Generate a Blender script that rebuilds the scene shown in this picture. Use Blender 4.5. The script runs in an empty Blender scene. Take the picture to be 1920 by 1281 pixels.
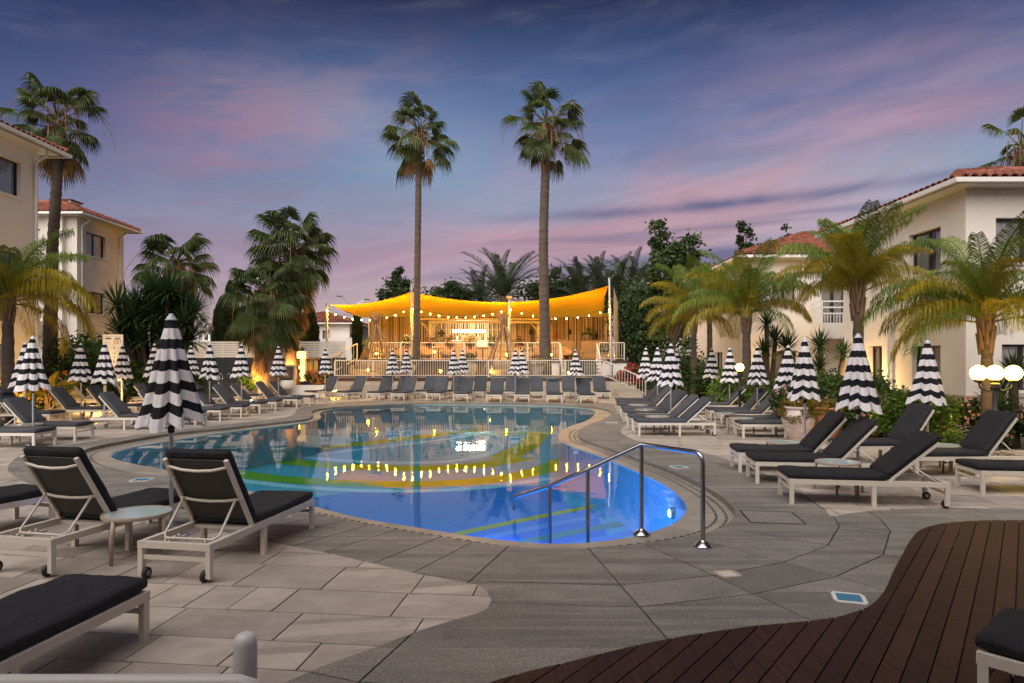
import bpy, bmesh, math, random
from math import sin, cos, pi, radians, sqrt, atan2, exp
from mathutils import Vector, Matrix, noise, geometry
random.seed(7)
SC = bpy.context.scene
COL = SC.collection
# ---------------------------------------------------------------- camera
CAMH, FPX, CX, HY = 1.85, 1280.0, 960.0, 676.0
cam = bpy.data.cameras.new('Camera'); camo = bpy.data.objects.new('Camera', cam); COL.objects.link(camo)
camo.location = (0, 0, CAMH); camo.rotation_euler = (radians(90), 0, 0)
cam.sensor_width = 36; cam.lens = 24; cam.shift_y = (HY - 640.5) / 1920; cam.clip_end = 5000; cam.clip_start = 0.05
SC.camera = camo
# ---------------------------------------------------------------- colour management
SC.view_settings.view_transform = 'Standard'; SC.view_settings.look = 'None'
SC.view_settings.exposure = 0.38; SC.view_settings.gamma = 1.0
SC.cycles.use_denoising = True
SC.cycles.max_bounces = 7; SC.cycles.diffuse_bounces = 3; SC.cycles.glossy_bounces = 3
SC.cycles.transparent_max_bounces = 12; SC.cycles.sample_clamp_indirect = 4.0
SC.cycles.caustics_reflective = False; SC.cycles.caustics_refractive = False

def s2l(c):
    return tuple(((x / 255) / 12.92 if x / 255 <= 0.04045 else ((x / 255 + 0.055) / 1.055) ** 2.4) for x in c)

class NT:
    """small helper for node trees"""
    def __init__(s, tree): s.t = tree; s.t.nodes.clear()
    def n(s, typ, **kw):
        nd = s.t.nodes.new(typ)
        for k, v in kw.items():
            if k.startswith('i_'):
                key = k[2:]
                key = int(key) if key.isdigit() else key
                s.set(nd.inputs[key], v)
            else: setattr(nd, k, v)
        return nd
    def set(s, sock, v):
        if isinstance(v, bpy.types.NodeSocket): s.t.links.new(v, sock)
        elif isinstance(v, bpy.types.Node): s.t.links.new(v.outputs[0], sock)
        else:
            if isinstance(v, (tuple, list)) and len(v) == 3 and sock.type == 'RGBA': v = (*v, 1)
            sock.default_value = v
    def m(s, op, a, b=0.0, c=0.0, clamp=False):
        nd = s.t.nodes.new('ShaderNodeMath'); nd.operation = op; nd.use_clamp = clamp
        s.set(nd.inputs[0], a); s.set(nd.inputs[1], b); s.set(nd.inputs[2], c)
        return nd.outputs[0]
    def mix(s, fac, a, b, blend='MIX'):
        nd = s.t.nodes.new('ShaderNodeMix'); nd.data_type = 'RGBA'; nd.blend_type = blend
        s.set(nd.inputs[0], fac); s.set(nd.inputs[6], a); s.set(nd.inputs[7], b)
        return nd.outputs[2]
    def ramp(s, fac, stops, interp='LINEAR'):
        nd = s.t.nodes.new('ShaderNodeValToRGB'); nd.color_ramp.interpolation = interp
        el = nd.color_ramp.elements
        while len(el) < len(stops): el.new(0.5)
        for e, (p, c) in zip(el, stops):
            e.position = p; e.color = (*c, 1) if len(c) == 3 else c
        s.set(nd.inputs[0], fac)
        return nd.outputs[0]
    def noise(s, vec, scale, detail=3, rough=0.55, dist=0.0):
        nd = s.n('ShaderNodeTexNoise', i_Scale=scale, i_Detail=detail, i_Roughness=rough, i_Distortion=dist)
        if vec is not None: s.set(nd.inputs['Vector'], vec)
        return nd.outputs['Fac']

# ---------------------------------------------------------------- sky (dusk, thin pink cloud)
world = bpy.data.worlds.new('World'); SC.world = world; world.use_nodes = True
W = NT(world.node_tree)
tc = W.n('ShaderNodeTexCoord'); sep = W.n('ShaderNodeSeparateXYZ', i_0=tc.outputs['Generated'])
dx, dy, dz = sep.outputs
az = W.m('ARCTAN2', dx, dy); el = W.m('ARCSINE', dz, clamp=False)
azf = W.m('POWER', W.m('MULTIPLY_ADD', W.m('COSINE', W.m('SUBTRACT', az, 0.38)), 0.5, 0.5), 3.2)
eln = W.m('MULTIPLY', el, 1 / 0.6, clamp=True)
light = W.ramp(eln, [(0.0, s2l((240, 214, 200))), (0.14, s2l((226, 202, 200))), (0.22, s2l((204, 192, 206))), (0.34, s2l((164, 182, 208))), (0.5, s2l((110, 140, 188))), (0.66, s2l((66, 92, 142))), (0.8, s2l((42, 54, 90))), (1.0, s2l((34, 44, 76)))])
dark = W.ramp(eln, [(0.0, s2l((190, 168, 180))), (0.25, s2l((118, 106, 150))), (0.5, s2l((66, 64, 112))), (0.66, s2l((34, 46, 90))), (0.8, s2l((16, 32, 70))), (1.0, s2l((18, 32, 68)))])
col = W.mix(azf, dark, light)
def comb(x, y, z=0.0):
    nd = W.n('ShaderNodeCombineXYZ'); W.set(nd.inputs[0], x); W.set(nd.inputs[1], y); W.set(nd.inputs[2], z); return nd.outputs[0]
def gauss(a0, e0, sa, se, tilt=0.0):
    da = W.m('SUBTRACT', az, a0); de = W.m('SUBTRACT', W.m('SUBTRACT', el, e0), W.m('MULTIPLY', da, tilt))
    q = W.m('ADD', W.m('POWER', W.m('ABSOLUTE', W.m('DIVIDE', da, sa)), 2.0), W.m('POWER', W.m('ABSOLUTE', W.m('DIVIDE', de, se)), 2.0))
    return W.m('EXPONENT', W.m('MULTIPLY', q, -1.0))
# cloud sheet: streaks drawn out along the horizon, slightly tilted
elt = W.m('SUBTRACT', el, W.m('MULTIPLY', az, 0.10))
n1 = W.noise(comb(W.m('MULTIPLY', az, 1.7), W.m('MULTIPLY', elt, 6.0), 3.1), 1.6, 6, 0.56, 0.5)
n2 = W.noise(comb(W.m('MULTIPLY', az, 2.2), W.m('MULTIPLY', elt, 9.0), 8.4), 2.3, 7, 0.62, 1.0)
n3 = W.noise(comb(W.m('MULTIPLY', az, 1.1), W.m('MULTIPLY', W.m('SUBTRACT', el, W.m('MULTIPLY', az, 0.03)), 26.0), 1.7), 1.3, 4, 0.5, 0.3)
def sstep(x, a, b): 
    nd = W.n('ShaderNodeMapRange', interpolation_type='SMOOTHSTEP', i_1=a, i_2=b, i_3=0.0, i_4=1.0); W.set(nd.inputs[0], x); return nd.outputs[0]
cl1 = sstep(n1, 0.33, 0.66); cl2 = sstep(n2, 0.36, 0.68)
pos = W.m('ADD', W.m('ADD', gauss(0.34, 0.255, 0.42, 0.10, 0.14), W.m('MULTIPLY', W.m('MULTIPLY', gauss(-0.38, 0.29, 0.20, 0.11, 0.25), W.m('MULTIPLY_ADD', cl2, 0.8, 0.35)), 0.95)),
          W.m('ADD', W.m('MULTIPLY', gauss(-0.14, 0.15, 0.28, 0.05, 0.1), 0.55), W.m('MULTIPLY', gauss(0.2, 0.19, 0.2, 0.05, 0.1), 0.5)))
pink = W.m('MULTIPLY', pos, W.m('MULTIPLY_ADD', cl1, 0.72, 0.28), clamp=True)
teal = W.m('MULTIPLY', W.m('ADD', gauss(-0.13, 0.285, 0.22, 0.075, -0.2), W.m('MULTIPLY', gauss(0.47, 0.235, 0.25, 0.035, 0.05), 0.9)), W.m('MULTIPLY_ADD', cl2, 0.6, 0.38), clamp=True)
col = W.mix(W.m('MULTIPLY', teal, 0.8), col, s2l((166, 198, 220)))
col = W.mix(W.m('MULTIPLY', gauss(-0.02, 0.33, 0.3, 0.1), 0.35), col, s2l((120, 150, 200)))
pcol = W.mix(azf, s2l((128, 88, 146)), s2l((228, 172, 182)))
col = W.mix(W.m('MULTIPLY', pink, 0.72), col, pcol)
slate = W.m('MULTIPLY', sstep(n3, 0.50, 0.66), W.m('MULTIPLY', gauss(0.3, 0.15, 0.42, 0.09, 0.04), 0.75))
col = W.mix(slate, col, s2l((124, 126, 160)))
slate2 = W.m('MULTIPLY', W.m('ADD', gauss(0.32, 0.2165, 0.36, 0.008, 0.035), W.m('MULTIPLY', gauss(0.42, 0.155, 0.28, 0.016, 0.05), 0.8)), W.m('MULTIPLY_ADD', cl2, 0.4, 0.55))
col = W.mix(slate2, col, s2l((114, 116, 156)))
col = W.mix(W.m('MULTIPLY', cl2, 0.34), col, W.mix(0.5, col, s2l((58, 62, 100))))
n4 = W.noise(comb(W.m('MULTIPLY', az, 3.4), W.m('MULTIPLY', elt, 15.0), 5.2), 1.6, 7, 0.62, 0.25)
col = W.mix(W.m('MULTIPLY', sstep(n4, 0.46, 0.78), 0.13), col, s2l((176, 178, 202)))
bg = W.n('ShaderNodeBackground', i_Color=col, i_Strength=0.66)
W.n('ShaderNodeOutputWorld', i_Surface=bg)
# afterglow: one very soft sun from behind and above the camera
sun = bpy.data.lights.new('Sun', 'SUN'); sun.energy = 4.9; sun.angle = radians(90); sun.color = (1.0, 0.92, 0.85)
suno = bpy.data.objects.new('Sun', sun); COL.objects.link(suno)
suno.rotation_euler = (radians(50), 0, radians(-22))

# ---------------------------------------------------------------- photo coordinates -> metres on the ground
def G(u, v, h=0.0):
    Y = FPX * (CAMH - h) / (v - HY)
    return ((u - CX) * Y / FPX, Y)
def XU(u, Y): return (u - CX) * Y / FPX
def ZV(v, Y): return CAMH + (HY - v) * Y / FPX

# ---------------------------------------------------------------- mesh helpers
class MB:
    def __init__(s): s.v = []; s.f = []
    def add(s, vs, fs):
        o = len(s.v); s.v += [tuple(p) for p in vs]; s.f += [tuple(i + o for i in f) for f in fs]; return s
    def box(s, c, d, R=None):
        x, y, z = d[0] / 2, d[1] / 2, d[2] / 2
        vs = [Vector((a * x, b * y, e * z)) for e in (-1, 1) for b in (-1, 1) for a in (-1, 1)]
        if R is not None: vs = [R @ p for p in vs]
        c = Vector(c)
        return s.add([p + c for p in vs], [(0, 2, 3, 1), (4, 5, 7, 6), (0, 1, 5, 4), (2, 6, 7, 3), (0, 4, 6, 2), (1, 3, 7, 5)])
    def bar(s, p0, p1, w, h, up=(0, 0, 1)):
        p0, p1 = Vector(p0), Vector(p1); d = p1 - p0; L = d.length; d.normalize(); up = Vector(up)
        sd = d.cross(up)
        if sd.length < 1e-4: sd = d.cross(Vector((0, 1, 0)))
        sd.normalize(); u = sd.cross(d)
        R = Matrix((sd, d, u)).transposed()
        return s.box((p0 + p1) / 2, (w, L, h), R)
    def ring(s, c, d, r, n, ph=0.0):
        d = Vector(d).normalized(); a = d.orthogonal().normalized() if abs(d.z) < 0.9 else Vector((1, 0, 0)).cross(d).normalized()
        b = d.cross(a); c = Vector(c)
        return [c + (a * cos(2 * pi * i / n + ph) + b * sin(2 * pi * i / n + ph)) * r for i in range(n)]
    def tube(s, pts, r, n=6, cap=True):
        pts = [Vector(p) for p in pts]; rs = r if isinstance(r, (list, tuple)) else [r] * len(pts)
        o = len(s.v); prev = None
        for i, p in enumerate(pts):
            d = (pts[min(i + 1, len(pts) - 1)] - pts[max(i - 1, 0)]).normalized()
            if prev is None:
                a = d.orthogonal().normalized() if abs(d.z) < 0.99 else Vector((1, 0, 0))
            else:
                a = (prev - d * prev.dot(d)).normalized()
            prev = a; b = d.cross(a)
            s.v += [tuple(p + (a * cos(2 * pi * k / n) + b * sin(2 * pi * k / n)) * rs[i]) for k in range(n)]
        for i in range(len(pts) - 1):
            for k in range(n):
                k2 = (k + 1) % n
                s.f.append((o + i * n + k, o + i * n + k2, o + (i + 1) * n + k2, o + (i + 1) * n + k))
        if cap:
            s.f.append(tuple(o + k for k in reversed(range(n)))); e = o + (len(pts) - 1) * n
            s.f.append(tuple(e + k for k in range(n)))
        return s
    def cyl(s, p0, p1, r0, r1=None, n=10): return s.tube([p0, p1], [r0, r0 if r1 is None else r1], n)
    def lathe(s, prof, n=20, c=(0, 0, 0), fn=None):
        o = len(s.v)
        for (r, z) in prof:
            for k in range(n):
                t = 2 * pi * k / n; rr = r * (fn(t, z) if fn else 1)
                s.v.append((c[0] + rr * cos(t), c[1] + rr * sin(t), c[2] + z))
        for i in range(len(prof) - 1):
            for k in range(n):
                k2 = (k + 1) % n; s.f.append((o + i * n + k, o + i * n + k2, o + (i + 1) * n + k2, o + (i + 1) * n + k))
        if prof[0][0] > 1e-5: s.f.append(tuple(o + k for k in reversed(range(n))))
        if prof[-1][0] > 1e-5: s.f.append(tuple(o + (len(prof) - 1) * n + k for k in range(n)))
        return s
    def sphere(s, c, r, n=12, m=8, sz=1.0):
        return s.lathe([(max(1e-6, r * sin(pi * i / m)), -r * sz * cos(pi * i / m)) for i in range(m + 1)], n, c)
    def prism(s, poly, z0, z1):
        n = len(poly); a = sum(poly[i][0] * poly[(i + 1) % n][1] - poly[(i + 1) % n][0] * poly[i][1] for i in range(n))
        if a < 0: poly = poly[::-1]
        vs = [(p[0], p[1], z0) for p in poly] + [(p[0], p[1], z1) for p in poly]
        return s.add(vs, [tuple(range(n, 2 * n))] + [(i, (i + 1) % n, n + (i + 1) % n, n + i) for i in range(n)])
    def xf(s, M):
        s.v = [tuple(M @ Vector(p)) for p in s.v]; return s
    def mesh(s, name, mat=None, smooth=False, ang=None):
        me = bpy.data.meshes.new(name); me.from_pydata(s.v, [], s.f)
        if mat: me.materials.append(mat)
        if smooth or ang:
            me.polygons.foreach_set('use_smooth', [True] * len(me.polygons))
            if ang: me.set_sharp_from_angle(angle=radians(ang))
        me.update(); return me

def rbox(L, Wd, T, r, cuts=5, wob=0.0, seed=0):
    """rounded padded box centred at the origin (x=Wd, y=L, z=T)"""
    bm = bmesh.new(); bmesh.ops.create_cube(bm, size=2); bmesh.ops.subdivide_edges(bm, edges=bm.edges[:], cuts=cuts, use_grid_fill=True)
    h = Vector((Wd / 2, L / 2, T / 2)); rr = min(r, T / 2 * 0.999)
    vs = []
    for v in bm.verts:
        p = Vector((v.co[i] * h[i] for i in range(3)))
        q = Vector((max(-(h[i] - rr), min(h[i] - rr, p[i])) for i in range(3)))
        d = p - q
        if d.length > 1e-6: p = q + d.normalized() * rr
        if wob:
            w = noise.noise(Vector((p.x * 5 + seed, p.y * 4, 0.3))) + 0.55 * noise.noise(Vector((p.x * 8 + p.y * 6 + seed, p.y * 14 - p.x * 9, 2.3))) - .5 * abs(noise.noise(Vector((p.x * 3 + p.y * 7, p.y * 5, seed + 4.1))))
            p.z += wob * w * (1 if p.z > 0 else 0.3); p.x += wob * 0.35 * noise.noise(Vector((p.y * 7, seed, p.x)))
        vs.append(tuple(p))
    bm.verts.index_update(); fs = [tuple(v.index for v in f.verts) for f in bm.faces]; bm.free()
    m = MB(); m.add(vs, fs); return m

def O(name, me, parent=None, loc=None, rz=None, M=None, mat=None):
    if isinstance(me, MB): me = me.mesh(name, mat)
    o = bpy.data.objects.new(name, me); COL.objects.link(o)
    if parent: o.parent = parent
    if M is not None: o.matrix_basis = M
    else:
        if loc: o.location = loc
        if rz is not None: o.rotation_euler = (0, 0, rz)
    return o
def tag(o, label=None, cat=None, group=None, kind=None):
    if label: o['label'] = label
    if cat: o['category'] = cat
    if group: o['group'] = group
    if kind: o['kind'] = kind
    return o
def thing(name, label, cat, loc=(0, 0, 0), rz=0.0, group=None):
    o = O(name, None, None, loc, rz); o.empty_display_size = 0.2
    return tag(o, label, cat, group)
def inst(tpl, parent):
    """copy a template (name, mesh, matrix, children) under a thing; meshes are shared"""
    for t in tpl:
        o = O(t[0], t[1], parent, M=t[2] if len(t) > 2 and t[2] is not None else None)
        if len(t) > 3:
            inst(t[3], o)
ORD = ['first', 'second', 'third', 'fourth', 'fifth', 'sixth', 'seventh', 'eighth', 'ninth', 'tenth', 'eleventh', 'twelfth']

# ---------------------------------------------------------------- 2D helpers
def catmull(pts, step=0.25, closed=True):
    n = len(pts); out = []
    for i in range(n if closed else n - 1):
        if closed: p0, p1, p2, p3 = pts[i - 1], pts[i], pts[(i + 1) % n], pts[(i + 2) % n]
        else: p0, p1, p2, p3 = pts[max(i - 1, 0)], pts[i], pts[i + 1], pts[min(i + 2, n - 1)]
        p0, p1, p2, p3 = (Vector(p) for p in (p0, p1, p2, p3))
        a = (p2 - p1).length; k = max(1, int(a / step))
        # limit tangents so unevenly spaced points do not overshoot
        def tan(q0, q1, q2):
            l0 = max((q1 - q0).length, 1e-6); l1 = max((q2 - q1).length, 1e-6)
            return ((q1 - q0) / l0 * l1 + (q2 - q1) / l1 * l0) / (l0 + l1)
        t1 = tan(p0, p1, p2) * a; t2 = tan(p1, p2, p3) * a
        for j in range(k):
            t = j / k; out.append((2 * t ** 3 - 3 * t * t + 1) * p1 + (t ** 3 - 2 * t * t + t) * t1 + (-2 * t ** 3 + 3 * t * t) * p2 + (t ** 3 - t * t) * t2)
    if not closed: out.append(Vector(pts[-1]))
    return [(p.x, p.y) for p in out]
def resample(poly, step, closed=True):
    pts = [Vector(p) for p in poly]
    if closed: pts = pts + [pts[0]]
    cum = [0.0]
    for a, b in zip(pts, pts[1:]): cum.append(cum[-1] + (b - a).length)
    n = max(3, int(round(cum[-1] / step))); out = []; j = 0
    for i in range(n if closed else n + 1):
        d = cum[-1] * i / n
        while j < len(cum) - 2 and cum[j + 1] < d: j += 1
        t = (d - cum[j]) / max(cum[j + 1] - cum[j], 1e-9); p = pts[j].lerp(pts[j + 1], t); out.append((p.x, p.y))
    return out
def area2(p): return sum(p[i][0] * p[(i + 1) % len(p)][1] - p[(i + 1) % len(p)][0] * p[i][1] for i in range(len(p))) / 2
def ccw(p): return p if area2(p) > 0 else p[::-1]
def pip(p, poly):
    x, y = p; c = False; j = len(poly) - 1
    for i in range(len(poly)):
        xi, yi = poly[i]; xj, yj = poly[j]
        if (yi > y) != (yj > y) and x < (xj - xi) * (y - yi) / (yj - yi) + xi: c = not c
        j = i
    return c
def sh_clip(subj, clip):
    """Sutherland-Hodgman: any subject against a convex counter-clockwise cell"""
    out = subj
    for i in range(len(clip)):
        ax, ay = clip[i]; bx, by = clip[(i + 1) % len(clip)]; inp = out; out = []
        if not inp: return []
        def sd(p): return (bx - ax) * (p[1] - ay) - (by - ay) * (p[0] - ax)
        P = inp[-1]; dP = sd(P)
        for Q in inp:
            dQ = sd(Q)
            if (dP >= 0) != (dQ >= 0):
                t = dP / (dP - dQ); out.append((P[0] + (Q[0] - P[0]) * t, P[1] + (Q[1] - P[1]) * t))
            if dQ >= 0: out.append(Q)
            P, dP = Q, dQ
    return out
class Region:
    def __init__(s, poly, holes=()):
        s.poly = ccw(poly); s.holes = [ccw(h) for h in holes]
        rings = [[Vector((p[0], p[1], 0)) for p in q] for q in [s.poly] + s.holes]; vs = [(p.x, p.y) for q in rings for p in q]; s.tris = []
        for t in geometry.tessellate_polygon(rings):
            q = ccw([vs[i] for i in t]); s.tris.append((q, (min(p[0] for p in q), max(p[0] for p in q), min(p[1] for p in q), max(p[1] for p in q))))
        s.b = [p for q in [s.poly] + s.holes for p in resample(q, 0.12)]
        s.grid = {}
        for p in s.b: s.grid.setdefault((int(p[0] // 1), int(p[1] // 1)), []).append(p)
    def inside(s, p): return pip(p, s.poly) and not any(pip(p, h) for h in s.holes)
    def clip(s, cell):
        cell = ccw(cell); c = (sum(p[0] for p in cell) / len(cell), sum(p[1] for p in cell) / len(cell))
        R = max(sqrt((p[0] - c[0]) ** 2 + (p[1] - c[1]) ** 2) for p in cell) + 0.1; near = False
        k = int(R) + 1; gx, gy = int(c[0] // 1), int(c[1] // 1)
        for a in range(gx - k, gx + k + 1):
            for b in range(gy - k, gy + k + 1):
                for p in s.grid.get((a, b), ()):
                    if (p[0] - c[0]) ** 2 + (p[1] - c[1]) ** 2 < R * R: near = True; break
                if near: break
            if near: break
        if not near: return [cell] if s.inside(c) else []
        x0, x1 = min(p[0] for p in cell), max(p[0] for p in cell); y0, y1 = min(p[1] for p in cell), max(p[1] for p in cell); out = []
        for t, bx in s.tris:
            if bx[0] > x1 or bx[1] < x0 or bx[2] > y1 or bx[3] < y0: continue
            r = []
            for p in sh_clip(t, cell):
                if not r or abs(p[0] - r[-1][0]) + abs(p[1] - r[-1][1]) > 2e-3: r.append(p)
            while len(r) > 2 and abs(r[0][0] - r[-1][0]) + abs(r[0][1] - r[-1][1]) < 2e-3: r.pop()
            if len(r) > 2 and abs(area2(r)) > 1e-5: out.append(r)
        return out if sum(abs(area2(r)) for r in out) > 0.004 else []
def sheet(name, outer, holes, z, mat):
    polys = [[Vector((p[0], p[1], 0)) for p in q] for q in [outer] + list(holes)]
    tris = geometry.tessellate_polygon(polys); vs = [p for q in polys for p in q]
    m = MB()
    fs = []
    for t in tris:
        a, b, c = (vs[i] for i in t)
        fs.append(tuple(t) if (b - a).cross(c - a).z > 0 else tuple(reversed(t)))
    m.add([(p.x, p.y, z) for p in vs], fs)
    return O(name, m, mat=mat)

# ---------------------------------------------------------------- materials
MATS = {}
def mat(name, color=(0.5, 0.5, 0.5), rough=0.6, metal=0.0, var=0.0, vscale=3.0, bump=0.0, bscale=40.0, rnd=0.0, island=False, col2=None, spec=0.5, emit=None, estr=0.0, stretch=None, transl=0.0, sheen=0.0, bdist=0.01):
    if name in MATS: return MATS[name]
    m = bpy.data.materials.new(name); m.use_nodes = True; T = NT(m.node_tree); MATS[name] = m
    tc = T.n('ShaderNodeTexCoord'); vec = tc.outputs['Object']
    if stretch:
        mp = T.n('ShaderNodeMapping', i_0=vec); mp.inputs['Scale'].default_value = stretch; vec = mp.outputs[0]
    c = T.n('ShaderNodeRGB'); c.outputs[0].default_value = (*color, 1); c = c.outputs[0]
    if col2 is not None:
        f = T.noise(vec, vscale, 5, 0.6, 0.4)
        c = T.mix(T.ramp(f, [(0.35, (0, 0, 0)), (0.65, (1, 1, 1))]), c, col2)
    if var:
        f = T.noise(vec, vscale, 6, 0.62)
        f2 = T.noise(vec, vscale * 7.3, 3, 0.6)
        v = T.m('MULTIPLY_ADD', T.m('SUBTRACT', T.m('MULTIPLY_ADD', f2, 0.35, T.m('MULTIPLY', f, 0.65)), 0.5), var * 4, 1.0)
        c = T.mix(1.0, c, T.n('ShaderNodeCombineColor', i_0=v, i_1=v, i_2=v).outputs[0], 'MULTIPLY')
    if rnd:
        r = T.n('ShaderNodeNewGeometry').outputs['Random Per Island'] if island else T.n('ShaderNodeObjectInfo').outputs['Random']
        v = T.m('MULTIPLY_ADD', T.m('SUBTRACT', r, 0.5), rnd * 2, 1.0)
        c = T.mix(1.0, c, T.n('ShaderNodeCombineColor', i_0=v, i_1=v, i_2=v).outputs[0], 'MULTIPLY')
    b = T.n('ShaderNodeBsdfPrincipled', i_Roughness=rough, i_Metallic=metal)
    b.inputs['Specular IOR Level'].default_value = spec
    T.set(b.inputs['Base Color'], c)
    if sheen: b.inputs['Sheen Weight'].default_value = sheen
    if emit: b.inputs['Emission Color'].default_value = (*emit, 1); b.inputs['Emission Strength'].default_value = estr
    if bump:
        bn = T.n('ShaderNodeBump', i_Strength=min(1.0, bump), i_Distance=bdist); T.set(bn.inputs['Height'], T.noise(vec, bscale, 4, 0.6)); T.set(b.inputs['Normal'], bn.outputs[0])
    sh = b.outputs[0]
    if transl:
        tr = T.n('ShaderNodeBsdfTranslucent'); T.set(tr.inputs[0], c)
        mx = T.n('ShaderNodeMixShader', i_0=transl); T.set(mx.inputs[1], sh); T.set(mx.inputs[2], tr.outputs[0]); sh = mx.outputs[0]
    T.n('ShaderNodeOutputMaterial', i_Surface=sh)
    return m
def tile_mat(name, base, col2, rnd, vs, bump, rough, speck=0.0, vein=0.0):
    """stone in world space, so neighbouring pieces do not repeat; tint differs per piece"""
    m = bpy.data.materials.new(name); m.use_nodes = True; T = NT(m.node_tree); MATS[name] = m
    geo = T.n('ShaderNodeNewGeometry'); oi = T.n('ShaderNodeObjectInfo')
    r = T.m('FRACT', T.m('ADD', oi.outputs['Random'], geo.outputs['Random Per Island']))
    off = T.n('ShaderNodeVectorMath', operation='ADD'); T.set(off.inputs[0], geo.outputs['Position'])
    cx = T.n('ShaderNodeCombineXYZ', i_0=T.m('MULTIPLY', r, 37.0), i_1=T.m('MULTIPLY', r, 91.0)); T.set(off.inputs[1], cx.outputs[0])
    mp = T.n('ShaderNodeMapping'); mp.inputs['Scale'].default_value = (1, 1.25, 1); mp.inputs['Rotation'].default_value = (0, 0, 0.9); T.set(mp.inputs[0], off.outputs[0])
    f = T.noise(mp.outputs[0], vs, 6, 0.65, 0.6)
    c = T.mix(T.ramp(f, [(0.3, (0, 0, 0)), (0.7, (1, 1, 1))]), base, col2)
    big = T.noise(geo.outputs['Position'], 0.55, 4, 0.6)
    v = T.m('MULTIPLY', T.m('MULTIPLY_ADD', T.m('SUBTRACT', r, 0.5), rnd * 2, 1.0), T.m('MULTIPLY_ADD', T.m('SUBTRACT', big, 0.5), 0.7, 1.0))
    if speck:
        sp = T.noise(geo.outputs['Position'], 48, 3, 0.8); v = T.m('MULTIPLY', v, T.m('MULTIPLY_ADD', T.m('SUBTRACT', sp, 0.5), speck, 1.0))
    c = T.mix(1.0, c, T.n('ShaderNodeCombineColor', i_0=v, i_1=v, i_2=v).outputs[0], 'MULTIPLY')
    st = T.noise(geo.outputs['Position'], 1.3, 5, 0.7, 1.2)          # old water stains
    c = T.mix(T.m('MULTIPLY', T.ramp(st, [(0.56, (0, 0, 0)), (0.72, (1, 1, 1))]), 0.35), c, tuple(x * 0.45 for x in base))
    b = T.n('ShaderNodeBsdfPrincipled'); T.set(b.inputs['Base Color'], c)
    T.set(b.inputs['Roughness'], T.m('MULTIPLY_ADD', T.noise(geo.outputs['Position'], 2.1, 4), 0.35, rough - 0.17))
    b.inputs['Specular IOR Level'].default_value = 0.4
    bn = T.n('ShaderNodeBump', i_Strength=bump, i_Distance=0.006); T.set(bn.inputs['Height'], T.noise(geo.outputs['Position'], 60 if speck else 22, 5, 0.65)); T.set(b.inputs['Normal'], bn.outputs[0])
    T.n('ShaderNodeOutputMaterial', i_Surface=b); return m
m_tile = tile_mat('beige_stone', (0.325, 0.272, 0.232), (0.45, 0.395, 0.342), 0.26, 3.0, 0.25, 0.55)
m_gran = tile_mat('grey_granite', (0.150, 0.139, 0.126), (0.225, 0.209, 0.188), 0.2, 2.0, 0.7, 0.6, speck=2.4)
m_cop = tile_mat('coping_stone', (0.23, 0.205, 0.175), (0.34, 0.30, 0.255), 0.12, 3.0, 0.5, 0.4, speck=0.7)
m_plank = None
m_grout = mat('grout', (0.07, 0.055, 0.042), 0.95, var=0.1, vscale=2)
m_soil = mat('soil', (0.06, 0.05, 0.03), 0.95, var=0.25, vscale=0.6, col2=(0.05, 0.075, 0.02), bump=0.5, bscale=12)
m_hole = mat('drain_dark', (0.012, 0.012, 0.012), 0.7)
m_steel = mat('brushed_steel', (0.42, 0.41, 0.40), 0.24, 1.0, var=0.04, vscale=20)
m_white = mat('white_paint', (0.74, 0.72, 0.69), 0.4, var=0.05, vscale=6)
m_frame = mat('cream_lacquer', (0.62, 0.56, 0.48), 0.42, var=0.08, vscale=5)
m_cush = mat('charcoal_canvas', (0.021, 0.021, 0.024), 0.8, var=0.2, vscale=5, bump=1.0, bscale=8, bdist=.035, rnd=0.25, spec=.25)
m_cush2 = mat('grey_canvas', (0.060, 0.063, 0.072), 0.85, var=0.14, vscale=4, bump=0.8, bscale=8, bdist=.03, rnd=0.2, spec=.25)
m_cushb = mat('beige_canvas', (0.5, 0.42, 0.34), 0.85, var=0.08, vscale=4)
m_sling = mat('taupe_mesh', (0.05, 0.047, 0.042), 0.75, var=0.08, vscale=12, bump=0.3, bscale=220)
m_rub = mat('black_rubber', (0.012, 0.012, 0.012), 0.6)
m_hub = mat('grey_plastic', (0.25, 0.25, 0.25), 0.5)
m_taupe = mat('taupe_lacquer', (0.40, 0.32, 0.25), 0.4, var=0.06, vscale=8)
m_glass = mat('frosted_glass', (0.50, 0.62, 0.62), 0.07, var=0.05, spec=0.8)
m_cap = mat('pale_grey_plastic', (0.55, 0.57, 0.60), 0.35)
m_pole = mat('aluminium_pole', (0.55, 0.55, 0.56), 0.35, 0.85)

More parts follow.
